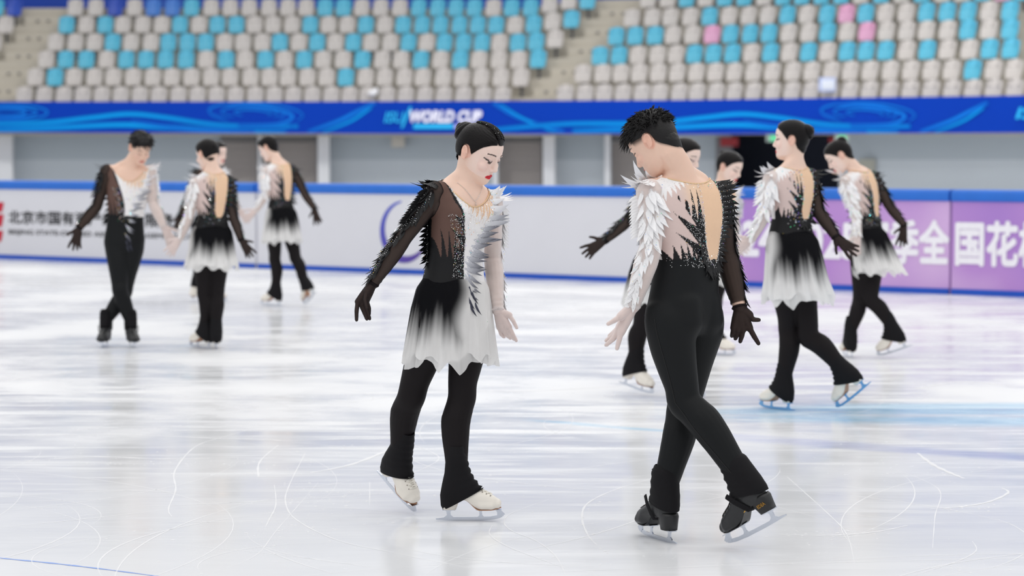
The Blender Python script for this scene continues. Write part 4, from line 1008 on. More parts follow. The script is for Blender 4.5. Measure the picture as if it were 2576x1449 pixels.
    def stones(s, name, P, r, parent=None):
        V = []; Fc = []; C = []; rnd = GLOBAL_RND
        for p in P:
            hu = rnd.random(); cc = (1, 1, 1) if hu > (.10 if s.vox < .004 else .4) else rnd.choice([(.2, 1, .45), (.25, .45, 1), (1, .75, .2), (.2, .9, 1), (1, .5, .3), (.6, .4, 1)]); C += [cc] * 6
            k = len(V); A = rot(np.array([1, 0, 0.]), np.array([rnd.gauss(0, 1), rnd.gauss(0, 1), rnd.gauss(0, 1)]) + 1e-6, rnd.random() * 6); B = unit(np.cross(A, [0.3, .5, .8])); Cc = np.cross(A, B); rr = r * (.75 + .5 * rnd.random())
            V += [p + A * rr, p - A * rr, p + B * rr, p - B * rr, p + Cc * rr, p - Cc * rr]
            Fc += [[k + a, k + b, k + c] for a, b, c in ((0, 2, 4), (2, 1, 4), (1, 3, 4), (3, 0, 4), (2, 0, 5), (1, 2, 5), (3, 1, 5), (0, 3, 5))]
        if V:
            o = s.obj(name, V, Fc, stone_m, np.array(C), smooth=False, parent=parent); o['kind'] = 'stuff'
    def skin_colors(s):
        X = s.X; n = len(X); male = s.male; sp_ = s.sp
        body = lin(sp_.get('skin', (233, 198, 178) if male else (238, 206, 188))); face = lin(sp_.get('face', (232, 196, 176) if male else (242, 216, 204)))
        C = np.tile(body, (n, 1)); x, y, z = s.hl.T; ax = np.abs(x)
        hd = (s.lab == 'head') | (s.lab == 'neck')
        k = (sm(-.02, .03, y) * sm(-.125, -.10, z) * hd)[:, None]; C = C * (1 - k) + face * k
        ear = hd & (((y + .014) / .024) ** 2 + ((z + .006) / .036) ** 2 < 1) & (ax > .066); ek = ear * .38; C = C * (1 - ek[:, None]) + lin((232, 160, 138)) * ek[:, None]
        front = hd & (y > .045)
        bl = np.exp(-(((ax - .043) / .024) ** 2 + ((z + .032) / .024) ** 2)) * front * .20; C = C * (1 - bl[:, None]) + lin((236, 170, 160)) * bl[:, None]
        def paint(mask, c, a=1.0): 
            kk = (np.clip(mask, 0, 1) * a)[:, None]; C[:] = C * (1 - kk) + lin(c) * kk
        # lips
        zl = z + .0695 + ax * ax * 6
        lip = sm(1.15, .85, (x / .0225) ** 2 + (zl / np.where(zl > 0, .0092, .0112)) ** 2) * (y > .07) * front
        paint(lip, (206, 120, 112) if male else (206, 22, 44))
        paint(sm(.0016, .0006, np.abs(zl)) * (ax < .017) * (y > .07) * front, (110, 40, 40) if not male else (140, 70, 66), .8)
        # brows, lids, liner
        eb = (ax - .015) / .036; zb = .0215 + .006 * np.sin(np.clip(eb, 0, 1) * 2.4) - .002 * eb
        paint(sm(.0042, .0022, np.abs(z - zb) * (1 + .5 * np.clip(eb, 0, 1))) * (eb > 0) * (eb < 1) * front, (52, 38, 36), .95)
        ex = (ax - .0305) / .0132; z0 = -.0035 - .0045 * (1 - ex * ex) + .0025 * ex
        if not male: paint(sm(1.3, .6, np.abs(ex)) * (z > z0) * sm(.014, .004, z - z0) * front, (168, 146, 146), .75)
        paint(sm(.0034, .0018, np.abs(z - z0)) * (np.abs(ex) < 1.12) * front, (24, 18, 18), .95)
        if not male: paint(sm(.0034, .0016, np.abs(z - (.0005 + (ax - .043) * .5))) * (ax > .040) * (ax < .0515) * front, (24, 18, 18), .95)
        if sp_.get('open', 0): paint(sm(1.1, .8, (ex / .8) ** 2 + ((z - z0 + .0035) / .0045) ** 2) * front, (40, 30, 28), .9)
        nos = np.exp(-(((ax - .0075) / .0035) ** 2 + ((z + .0475) / .003) ** 2)) * (y > .085); paint(nos, (150, 90, 80), .7)
        if male:                                                    # clipped stubble at the sides
            zc = np.interp(y, [-.12, -.08, -.045, -.02, .02, .05, .062], [-.096, -.088, -.050, -.004, .004, .012, .03])
            paint(sm(-.004, .022, z - zc) * hd * sm(.066, .055, y) * (ear < .5), (40, 34, 32), .9)
        else:
            zc = np.interp(y, [-.12, -.07, -.045, -.03, .01, .03, .05, .08], [-.080, -.076, -.05, -.01, -.008, .02, .043, .066]); paint(sm(-.004, .006, z - zc) * hd * (ear < .5) * .9, (44, 36, 36), 1)
        return C
    def costume_colors(s):
        u, h, fr = s.u, s.h, s.fr; tri = lambda x: np.abs(2 * (x - np.floor(x)) - 1); n = len(u); C = np.zeros((n, 3)); male = s.male
        K = lambda c: lin(c)
        black = K((22, 22, 24)); white = K((240, 238, 238)); nude = K((232, 196, 164)); brown = K((98, 74, 66)); mauve = K((214, 192, 186)); wsh = K((236, 224, 218))
        edge = np.interp(h, [-.8, -.2, 0, .3, .6, .8, 1.05], [.0, -.02, -.05, -.16, -.40, -.60, -.84]); uf = np.interp(h, [-.3, 0, .25, .5, .75, 1], [-.02, .03, .2, .42, .66, .85])
        s.edge, s.uf = edge, uf
        F = np.tile(white, (n, 1)); F[(u > .9) & (h < .02)] = white if male else black
        top = .56 + .5 * np.exp(-np.clip(u - edge, 0, 9) / .16) + .13 * tri(u * 6.0) ** 1.3
        F[(u > edge) & (u < uf + .03) & (h > top)] = nude
        strands = (u > edge) & (u < uf) & (h > top - .16) & (tri(u * 12.0 + .2) > .72) & (h > .5); F[strands] = wsh
        bs = u <= edge; F[bs] = brown; e = edge - u
        blk = bs & ((e < .06 + .42 * tri(h * 5.5 + u * 1.9) ** 2.2 * sm(.85, .3, h)) | (h < .03 + .36 * tri(u * 5.5 + h * 2.6) ** 1.6) | (h < 0)); F[blk] = black
        s.blk_front = blk
        oc = -.34; ow = np.where(h < .24, .31 * np.sqrt(np.clip(1 - ((h - .24) / .25) ** 2, 0, 1)), .31 + .06 * (h - .24)); oval = (np.abs(u - oc) < ow) & (h > -.01)
        lft = u > oc + ow * .98
        B = np.tile(black, (n, 1)); s.oval_edge = np.abs(np.abs(u - oc) - ow)
        B[oval] = nude
        lk = lft & ~oval; s.lk = lk
        body = (u < .24 + .50 * tri(h * 4.6 - u * 2.4) ** 1.3) & (h < .52 + .32 * tri(u * 6.2 + .35) ** 1.2)
        low = h < .06 + .20 * tri(u * 7.0) ** 1.4
        skinny = lk & ~(body | low); gm = np.clip(sm(.75, .45, h) + sm(.15, .6, u), 0, 1)[:, None]; B = np.where(skinny[:, None], K((232, 200, 172)) * (1 - gm) + mauve * gm, B)
        B[h < .02] = black
        B[skinny & (h + .30 * u > .96 + .10 * tri(u * 9)) & (u > 0)] = white
        C = np.where((fr > 0)[:, None], F, B); s.oval = oval & (fr < 0)
        return C
    def surf(s, t, u, front, lift=0.0):
        c, l = s.spine_at(t); ax = s.spine_dir(min(t, 2.95)); f = np.cross(ax, l); Fc, _ = yaw_axes(s.sp['chest']); f = f * (1 if f @ Fc > 0 else -1) * (1 if front else -1)
        hw = np.interp(t, [q[0] for q in s.W_], [q[1] for q in s.W_]) if t < 2.35 else s.W_[7][1]
        o = c + l * u * hw + f * .24; h = s.bvh.ray_cast(Vector(o), Vector(-f))
        if h[0] is None or (np.array(h[0]) - o) @ (-f) > .26: h = s.bvh.find_nearest(Vector(c + l * u * hw + f * .05))
        n = np.array(h[1]); n = n if n @ (f + l * u) > 0 else -n
        return np.array(h[0]), n, l, ax
    def t_of_h(s, h):
        l1, l2 = np.linalg.norm(s.spine[2] - s.spine[1]), np.linalg.norm(s.spine[3] - s.spine[2]); l0 = np.linalg.norm(s.spine[1] - s.spine[0]); d = h * (l1 + l2)
        return 1 + d / l0 if d < 0 else (1 + d / l1 if d < l1 else 2 + (d - l1) / l2)
    def dress(s):
        sp_ = s.sp; male = s.male; fine = s.vox < .004; rnd = random.Random(sum(map(ord, s.label))); J = s.J
        s.base = np.array([*(.5 * (s.feet['L'][0] + s.feet['R'][0]))[:2], 0.0]); s.root = empty('person', s.base); tag(s.root, s.label, 'person', 'skaters in matching black and white costumes')
        X, N, lab, h, u, fr = s.X, s.N, s.lab, s.h, s.u, s.fr
        s.bvh = BVHTree.FromPolygons([tuple(v) for v in X], s.Q.tolist())
        body_o = s.obj('body', X, s.Q, skin_m, s.skin_colors())
        col = s.costume_colors(); tor = lab == 'torso'
        # bodice
        nf = .70 + .42 * np.clip(np.abs(u), 0, 1) ** 2; nb = .90 + .22 * np.clip(np.abs(u), 0, 1) ** 2
        keep = np.where(fr > 0, h < nf, h < nb) & (h < 1.12)
        low = (h > -.04) if male else (h > -1.35)
        arm0 = np.isin(lab, ['uaL', 'uaR'])
        bm = (tor & keep & low) | (arm0 & (np.abs(u) < .92) & keep)
        s.cloth('bodice', bm, .0030, lycra_m, col)
        # neck binding along the front and back of the neckline
        for front in (True, False):
            P = []
            for uu in np.linspace(-.62, .62, 22):
                hh = (.70 + .42 * uu * uu) if front else (.90 + .22 * uu * uu)
                p, n, l, a = s.surf(s.t_of_h(hh), uu, front); P.append(p + n * .0035)
            m = MB(); m.tube(P, [.0026] * len(P), 6); s.obj('neck_binding', m.V, m.F, cord_nude, recalc=True)
        # sleeves and gloves
        for sd, ms, mg in (('R', sheer_b, glove_b), ('L', sheer_w, glove_w)):
            _, tf = seg_dist(X, J['el' + sd], J['wr' + sd]); A_ = lab == 'fa' + sd; cut = .90 if (male and sd == 'R' and fine) else .99
            wr = np.sin(tf * 60 + 3 * vnoise(X, 22)) * .0012 * sm(.6, 1, tf) + .0010 * vnoise(X, 60)
            s.cloth('sleeve', dilate(s.Q, ((lab == 'ua' + sd) & ~(bm & (np.abs(u) < .68))) | (A_ & (tf < cut)), 2 if cut > .95 else 1), .0042, ms, None, np.where(A_, wr, .0010 * vnoise(X, 45)))
            s.cloth('glove', dilate(s.Q, (lab == 'hd' + sd) | (A_ & (tf > .955)), 1), .0022, mg)
            if fine:                                                # gathered cuff and finger seams
                m = MB(); w = J['wr' + sd]; d = unit(J['wr' + sd] - J['el' + sd]); P = []
                for a in np.linspace(0, 2 * math.pi, 17):
                    q = w + rot(unit(np.cross(d, [0.2, .4, 1])), d, a) * .05 - d * .004; hh = s.bvh.ray_cast(Vector(q), Vector(w - d * .004 - q)); P.append((np.array(hh[0]) if hh[0] is not None else w) + unit(q - w) * .004)
                m.tube(P, [(.004, .0022)] * len(P), 6, d, round_ends=False); s.obj('cuff', m.V, m.F, glove_b if sd == 'R' else glove_w, recalc=True)
        # legs
        leg = np.isin(lab, ['thL', 'thR', 'shnL', 'shnR'])
        fold = .0022 * vnoise(X, 16) * sm(.2, .9, np.abs(vnoise(X, 7, 3)))
        if male:
            s.cloth('trousers', dilate(s.Q, leg | (tor & (h < .02)), 4), .0045, trouser_m, None, fold)
            if fine:                                                # side seam
                for sd in 'LR':
                    k = 1 if sd == 'L' else -1; _, Lp = yaw_axes(sp_['pel']); P = []
                    for a, b in ((J['hip' + sd], J['knee' + sd]), (J['knee' + sd], J['an' + sd])):
                        for t in np.linspace(.0, .94, 12):
                            c = a * (1 - t) + b * t; q = c + Lp * k * .2; hh = s.bvh.ray_cast(Vector(q), Vector(c - q)); 
                            if hh[0] is not None: P.append(np.array(hh[0]) + np.array(hh[1]) * .0052)
                    m = MB(); m.tube(P, [.0016] * len(P), 5); s.obj('side_seam', m.V, m.F, seam_m, recalc=True)
        else: s.cloth('tights', dilate(s.Q, leg | (tor & (h < -.45)), 6), .0018, tights_m, None, fold * .3)
        # skates
        kd = 'b' if male else 'w'; D = SK[kd]
        for sd in 'LR':
            o, A, sc = s.feet[sd]; M = np.eye(4); M[:3, :3] = A.T * sc; M[:3, 3] = o - s.base
            b = link('skate_boot', D['boot'], s.root); b.matrix_local = Matrix(M.tolist())
            for nm in ('blade', 'heel', 'sole') + (('laces', 'eyelets') if s.sp.get('laces', fine) else ()):
                link(nm, D['blade_blue'] if nm == 'blade' and sp_.get('blue') else D[nm], b)
            c = link('boot_cover', D['cover'], s.root); c.matrix_local = Matrix(M.tolist())
            if male: st = link('stirrup_strap', D['strap'], c)
            if sp_.get('mark') == sd:
                TX, TF = text_mesh('t', 'EDEA', gold, .02); lo, hi = TX.min(0), TX.max(0); q = (TX - lo) / (hi - lo + 1e-9)
                V = [(-.033 - .036 * a, .0312 + .002 * bb, .068 + .0125 * bb + .003 * a) for a, bb, _ in q]; link('lettering', mesh_from('lettering', V, TF, gold, smooth=False), b)
                m = MB(); m.ball((.028, .030, .086), (.012, .003, .005), 10); link('badge', mesh_from('badge', m.V, m.F, gold, recalc=True), b)
        # hair
        s.hair(rnd, fine)
        if not male: s.skirt(rnd)
        s.plumage(rnd, fine, bm, col)
        if sp_.get('necklace'):
            P = []
            for a in np.linspace(-.88, 1, 25):
                hh = .76 + .30 * abs(a) ** 1.3; p, n, l, ax = s.surf(s.t_of_h(hh), a * .50, True); P.append(p + n * .003)
            m = MB(); m.tube(P, [.0009] * len(P), 5); p = P[12]
            for q in range(4): m.ball(p - np.array([0, 0, .006 + .008 * q]) + np.array([0, -.002, 0]), .0022 + .001 * (q == 1), 6)
            s.obj('necklace', m.V, m.F, silver_m, recalc=True)
    def hair(s, rnd, fine):
        sp_ = s.sp; x, y, z = s.hl.T; hd = np.isin(s.lab, ['head', 'neck']); ax = np.abs(x); male = s.male
        ear = (((y + .014) / .022) ** 2 + ((z + .006) / .034) ** 2 < 1) & (ax > .064)
        if not male:
            zc = np.interp(y, [-.12, -.07, -.045, -.03, .008, .03, .05, .08], [-.080, -.076, -.05, -.012, -.010, .018, .042, .064]); d = np.minimum(z - zc, (.085 - y) * 1.0 + (z - .06) * .8)
            th = np.clip(d * .42, .0012, .0085) + .0007 * np.sin(z * 900 + y * 260 + 2 * vnoise(s.hl, 40))
            mask = hd & (d > 0) & ~ear
            if sp_.get('part'): th = th - .0045 * np.exp(-((x + .026 - (y * .12)) / .0035) ** 2) * sm(-.01, .04, y) * (z > .03)
            mm = hair_m
        else:
            zc = np.interp(y, [-.12, -.08, -.045, -.02, .02, .05, .062, .09], [-.088, -.080, -.036, .018, .026, .034, .048, .062]); d = z - zc
            n = vnoise(s.hl, 55, 2) * .5 + vnoise(s.hl, 110, 5) * .5
            th = np.clip(d * .30, .0008, .009) + sm(.03, .085, z) * (.011 + .007 * n) + sm(.03, .09, y) * sm(.02, .06, z) * .003; mask = hd & (d > 0) & ~ear; mm = hair_m2
        hobj = s.cloth('hair', mask, 0.0, mm, None, th * s.hs)
        if male:                                                    # tousled locks on top
            ids = np.where(mask & (z > np.where(y < -.02, .035, .045)))[0]; V = []; Fc = []
            for i in rnd.choices(list(ids), k=900 if fine else 220):
                p = s.X[i] + s.N[i] * th[i] * .7; fwd = s.hA[1]; dn = -s.hA[2]; front = float(sm(.02, .08, y[i]))
                d0_ = unit(s.N[i] * .16 + fwd * (.65 * float(np.clip(y[i] * 10 + .35, -.7, 1))) + s.hA[0] * .22 * math.sin(40 * x[i] + 25 * y[i]) + dn * .5 * front + np.array([rnd.gauss(0, .17) for _ in range(3)])); L = .020 + .018 * rnd.random(); r = .0030 if fine else .0042
                a = unit(np.cross(d0_, [.3, .2, .9])); b = np.cross(d0_, a); k = len(V); bend = dn * .25 + fwd * .2
                for t, rr in ((0, r), (.55, r * .8)):
                    q = p + d0_ * L * t + bend * L * t * t; V += [q + a * rr, q - a * rr * .5 + b * rr * .87, q - a * rr * .5 - b * rr * .87]
                V.append(p + d0_ * L + bend * L)
                for j in range(3): Fc += [[k + j, k + (j + 1) % 3, k + 3 + (j + 1) % 3, k + 3 + j], [k + 3 + j, k + 3 + (j + 1) % 3, k + 6]]
            s.obj('hair_locks', V, Fc, mm, smooth=True)
        else:
            bx, by, bz, br = sp_.get('bun', (0, -.085, .060, .036)); m = MB(); c = s.hc + np.array([bx, by, bz]) * s.hs @ s.hA; axd = unit(np.array([bx, by, bz]) @ s.hA)
            e1 = unit(np.cross(axd, s.hA[0] + .01)); e2 = np.cross(axd, e1); m.ball(c, np.array([br, br, br * .8]), 16, [e1, e2, axd])
            P = []; 
            for a in np.linspace(0, 4.6 * math.pi, 48):
                f = a / (4.6 * math.pi); P.append(c + (e1 * math.cos(a) + e2 * math.sin(a)) * br * (.86 - .55 * f) + axd * br * (-.15 + .75 * f))
            m.tube(P, [br * (.36 - .10 * i / 48) for i in range(48)], 10)
            s.obj('bun', m.V, m.F, hair_m, recalc=True)
            if sp_.get('part'):                                     # plaits over the crown and the row of pins
                for lx in (-.012, .006, .024):
                    m = MB()
                    for k in range(3):
                        P = []
                        for t in np.linspace(0, 1, 26):
                            yy = .074 - .120 * t; q = s.hc + np.array([lx + .004 * math.cos(t * 30 + k * 2.09), yy, .2]) @ s.hA
                            hh = s.bvh.ray_cast(Vector(q), Vector(-s.hA[2])); P.append(np.array(hh[0]) + s.hA[2] * (.0095 + .003 * math.sin(t * 30 + k * 2.09)))
                        m.tube(P, [.0052] * len(P), 7)
                    s.obj('plait', m.V, m.F, hair_m, recalc=True)
                P = [c + (e1 * math.cos(a) + e2 * math.sin(a)) * br * 1.02 - axd * br * .35 for a in np.linspace(0, 2 * math.pi, 34)]; s.stones('hair_stones', P, .0018)
                P = []
                for lx in (-.020, -.003, .015, .032):
                    for yy in (.055, .03, .0, -.03):
                        q = s.hc + np.array([lx, yy, .2]) @ s.hA; hh = s.bvh.ray_cast(Vector(q), Vector(-s.hA[2])); P.append(np.array(hh[0]) + s.hA[2] * .0135)
                s.stones('hair_pins', P, .0020)
    def skirt(s, rnd):
        sp_ = s.sp; S = sp_.get('s', 1.0); t0 = sp_.get('skirt_t', .62); c0, l = s.spine_at(t0); ax = s.spine_dir(.5); Fp, _ = yaw_axes(sp_['pel']); f = np.cross(ax, l); f *= np.sign(f @ Fp)
        dn = unit(unit(s.J['pel'] - Fp * .006 - c0) * .7 + np.array([0, 0, -1.0]) * .3); Ln = sp_.get('skirt_len', .37) * S; flow = np.array(sp_.get('flow', (0, 0, 0)), float); n, k = 180, 26; fl = sp_.get('flare', 1.0)
        hw0 = np.interp(t0, [q[0] for q in s.W_], [q[1] for q in s.W_]) * S * sp_.get('wide', 1.0) + .004; hd0 = np.interp(t0, [q[0] for q in s.W_], [q[2] for q in s.W_]) * S + .004; ph = rnd.random() * 6; tri = lambda v: np.abs(2 * (v - np.floor(v)) - 1)
        for layer, nm, mt in ((0, 'skirt', skirt_m), (1, 'skirt_lining', under_m)):
            V = []; C = []; th = np.linspace(-math.pi, math.pi, n, endpoint=False)
            pts = np.array([.86 + .17 * tri(5.0 * a / (2 * math.pi) + .13 + .37 * layer) ** 1.2 + .03 * math.sin(13 * a + ph) for a in th]) * (1 if layer == 0 else .97)
            for i in range(k + 1):
                v = i / k
                for j, a in enumerate(th):
                    ca, sa = math.cos(a), math.sin(a); sv = v * pts[j]
                    hw = np.interp(sv, [0, .12, .35, .65, 1], [hw0, hw0 + .022 * S, .168 * S, .182 * S * (1 + .06 * (fl - 1)), .200 * S * fl]); back = 1 if ca < 0 else 0
                    hd = np.interp(sv, [0, .12, .35, .65, 1], [hd0, hd0 + (.020 + .026 * back) * S, (.124 + .044 * back) * S, (.137 + .042 * back) * S, (.152 + .032 * back) * S * fl])
                    pl = 1 + sv * (.050 * math.sin(9 * a + ph + 2 * layer) + .034 * math.sin(21 * a + 2.1 * ph) + .018 * math.sin(37 * a + ph)) - .03 * layer
                    p = c0 + l * hw * sa * pl + f * hd * ca * pl + dn * Ln * sv + flow * sv * sv
                    V.append(p); d = math.degrees(a) + 14 * (sv - .3) * (1 if a < .6 else 0) + 5 * math.sin(9 * sv + ph); wht = float(sm(-22, 4, d) * (1 - sm(92, 122, d)))
                    nz = .10 * math.sin(7 * a + ph) + .07 * math.sin(17 * a + 3 * ph) + .05 * math.sin(41 * a)
                    g = float(sm(.32 + nz * .7, .78 + nz * .5, sv)); g = max(g, wht); top = lin((26, 26, 30)); wh = lin((250, 249, 248)); C.append(top * (1 - g) + wh * g)
            Fc = [[i * n + j, i * n + (j + 1) % n, (i + 1) * n + (j + 1) % n, (i + 1) * n + j] for i in range(k) for j in range(n)]
            s.obj(nm, V, Fc, mt, np.array(C))
    def plumage(s, rnd, fine, bm, col):
        sp_ = s.sp; J = s.J; S = sp_.get('s', 1.0); Fc_, Lc = yaw_axes(sp_['chest']); up = unit(J['neck'] - J['chest']); q_ = 1.0 if fine else .62; stones = []
        blk = lin((20, 20, 22)); wht = lin((244, 243, 244)); bscale = 1.0 if fine else 1.25
        # sleeves
        for sd, k, c in (('R', -1, blk), ('L', 1, wht)):
            acc = ([], [], []); A_, B_, C_ = J['sh' + sd], J['el' + sd], J['wr' + sd]; rows = int(30 * q_)
            lens = np.linalg.norm(B_ - A_), np.linalg.norm(C_ - B_)
            for i in range(rows):
                t = (i + .2) / rows * (lens[0] + lens[1]) * .97; first = t < lens[0]; a, b = (A_, B_) if first else (B_, C_); tt = t / lens[0] if first else (t - lens[0]) / lens[1]
                bd = unit(b - a); o = Lc * k * 1.0 + up * .45 + Fc_ * sp_.get('ft', -.25) * (1 if sd == 'L' else .6); o = unit(o - (o @ bd) * bd); wide = 1.0 if t < .14 * S else (.8 if first else .45)
                for ang in ((-48, -14, 20) if wide == 1.0 else (-32, 0, 28) if first else (-20, 12)):
                    if rnd.random() < .08: continue
                    oo = rot(o, bd, math.radians(ang * (1 if wide > .5 else .8) + rnd.gauss(0, 7))); c0 = a * (1 - tt) + b * tt + bd * rnd.gauss(0, .006); r0 = c0 + oo * .075
                    hh = s.bvh.ray_cast(Vector(r0), Vector(-oo))
                    if hh[0] is None: continue
                    p = np.array(hh[0]); L = (.072 if t < .12 else .060 if first else .052) * S * (.8 + .4 * rnd.random()) * bscale
                    d = bd + oo * .18 + np.cross(bd, oo) * math.radians(ang) * .55; sh = c * (1 + rnd.gauss(0, .03))
                    s.feather(acc, p, oo, d, L, L * .185, sh, sh, .08 + .16 * rnd.random(), -.25 * np.sign(ang) * rnd.random())
                    if rnd.random() < .9: stones += [p + unit(d) * L * w_ + oo * (.007 + .18 * L * w_ * w_) for w_ in ((.12, .28, .44, .6) if fine else (.3,))]
            for e in range(int(6 * q_) + 1):                              # spikes standing up round the shoulder
                a = -1.0 + 2.0 * e / (int(6 * q_) + .01); o = unit(Lc * k * .55 + up * .9 + Fc_ * a * .9); hh = s.bvh.ray_cast(Vector(A_ + o * .12), Vector(-o))
                if hh[0] is None: continue
                d = unit(Lc * k * .9 + up * .25 + Fc_ * a * .8); sh = c * (1 + rnd.gauss(0, .03))
                s.feather(acc, np.array(hh[0]), o, d, (.050 + .02 * rnd.random()) * S, .010 * S, sh, sh, .55 + .35 * rnd.random(), rnd.gauss(0, .15))
            # edging down the upper arm, tips standing clear of it
            for e in range(int(13 * q_)):
                tt = .08 + .72 * e / (13 * q_); bd = unit(B_ - A_); o = Lc * k * .8 + Fc_ * sp_.get('fringe', .75) * (1 if sd == 'L' else .3); o = unit(o - (o @ bd) * bd); c0 = A_ * (1 - tt) + B_ * tt; hh = s.bvh.ray_cast(Vector(c0 + o * .09), Vector(-o))
                if hh[0] is None: continue
                s.feather(acc, np.array(hh[0]), np.cross(o, bd), o * .95 + bd * .25, .050 * S, .0085 * S, c, c, .10, .35)
            s.obj('sleeve_feathers', acc[0], acc[1], feather_m, np.array(acc[2]))
        # chest wing
        acc = ([], [], []); nl = int(17 * q_)
        for i in range(nl):
            f_ = i / (nl - 1); hh_ = .97 - 1.22 * f_
            for du in ((-.02 + rnd.gauss(0, .03), .11) if fine else (-.03, .10)):
                uu = float(np.interp(hh_, [-.3, 0, .25, .5, .75, 1], [.03, .06, .2, .42, .66, .80])) + du * (1 - .5 * f_)
                p, n, l, ax_ = s.surf(s.t_of_h(hh_ - du * .4), uu, True)
                d = l * (1.0 - .75 * sm(.55, 1.0, f_)) - ax_ * (-.10 + .95 * f_ + rnd.gauss(0, .16)) + n * .1; dark = float(sm(.10, .62, f_ + rnd.gauss(0, .05))); c0 = lin(np.array((240, 240, 242)) * (1 - dark * .35) + np.array((150, 154, 172)) * dark * .35); c1 = lin(np.array((232, 233, 238)) * (1 - dark) + np.array((44, 46, 62)) * dark)
                L = (.104 - .034 * f_) * S * (.8 + .35 * rnd.random())
                s.feather(acc, p, n, d, L, L * .15, c0, c1, .14 + .24 * rnd.random(), .42)
                stones += [p + unit(d - (d @ n) * n) * L * w_ + n * (.006 + .25 * L * w_ * w_) for w_ in ((.0, .15, .3, .5) if fine else (.1, .4))]
        if fine or True:
            for hh_, uu in ((-.30, .12), (-.42, .10), (-.36, .22), (-.52, .16), (-.5, .30)):
                p, n, l, ax_ = s.surf(s.t_of_h(hh_), uu, True); s.feather(acc, p + n * .012, n, -ax_ + l * .15, .055 * S, .006 * S, lin((70, 72, 88)), lin((40, 42, 56)), .1, .3)
        s.obj('chest_feathers', acc[0], acc[1], feather_m, np.array(acc[2]))
        # back wing: down the wearer's right edge and under the open back
        acc = ([], [], []); nl = int(19 * q_)
        for i in range(nl):
            f_ = i / (nl - 1); hh_ = .95 - .93 * f_
            for du in ((0, -.14, -.27) if fine else (0, -.2)):
                uu = -.74 + du * .8; p, n, l, ax_ = s.surf(s.t_of_h(hh_), max(uu, -.97), False); d = -l * 1.0 - ax_ * (-.35 + .6 * f_) + n * .25; L = .056 * S * (.8 + .4 * rnd.random()) * bscale; sh = blk * (1 + rnd.gauss(0, .1))
                s.feather(acc, p, n, d, L * (.75 + .25 * f_), L * .19, sh, sh, .22 + .3 * rnd.random(), -.2)
                stones += [p + unit(d - (d @ n) * n) * L * w_ + n * (.006 + .5 * L * w_ * w_) for w_ in ((.1, .28, .46) if fine else (.25,))]
        for uu in np.linspace(-.72, .06, int(16 * q_) + 3):
            hh_ = .24 - .25 * math.sqrt(max(0, 1 - ((uu + .34) / .40) ** 2)); p, n, l, ax_ = s.surf(s.t_of_h(hh_ - .03), uu, False)
            for w_ in (0, 1): s.feather(acc, p - ax_ * .012 * w_, n, -ax_ + l * (uu + .34) * 1.2 + l * rnd.gauss(0, .2), .048 * S, .0085 * S, blk, blk, .22 + .2 * rnd.random(), rnd.gauss(0, .2))
        s.obj('back_feathers', acc[0], acc[1], feather_m, np.array(acc[2]))
        # stones sewn on the bodice
        h, u, fr = s.h, s.u, s.fr; back = fr < -.1; front = fr > .1; pick = lambda mk, n: [s.X[i] + s.N[i] * .0045 for i in (rnd.sample(list(np.where(mk & bm)[0]), min(n, int((mk & bm).sum()))))]
        k = 1 if fine else .2
        stones += pick(front & (s.u < s.edge) & (s.u > s.edge - .40) & (h < .6) & (h > -.2), int(330 * k)) + pick(front & (np.abs(u - s.edge) < .03) & (h > 0), int(90 * k))
        stones += pick(front & (u > s.edge) & (u < s.uf) & (h > .35), int(230 * k)) + pick(front & (np.abs(u - s.uf) < .05), int(120 * k)) + pick(front & (u > s.uf) & (h < .3), int(60 * k))
        stones += pick(back & (s.oval_edge < .035) & (h < .9) & (h > -.05), int(300 * k)) + pick(back & (u > -.1) & (u < .7) & (h < .75) & (h > -.12) & (col[:, 0] < .1), int(330 * k)) + pick(back & (h > .84) & (h < .98), int(110 * k)) + pick(back & (h < .1) & (h > -.25), int(70 * k))
        s.stones('rhinestones', stones, .0017 if fine else .0034)
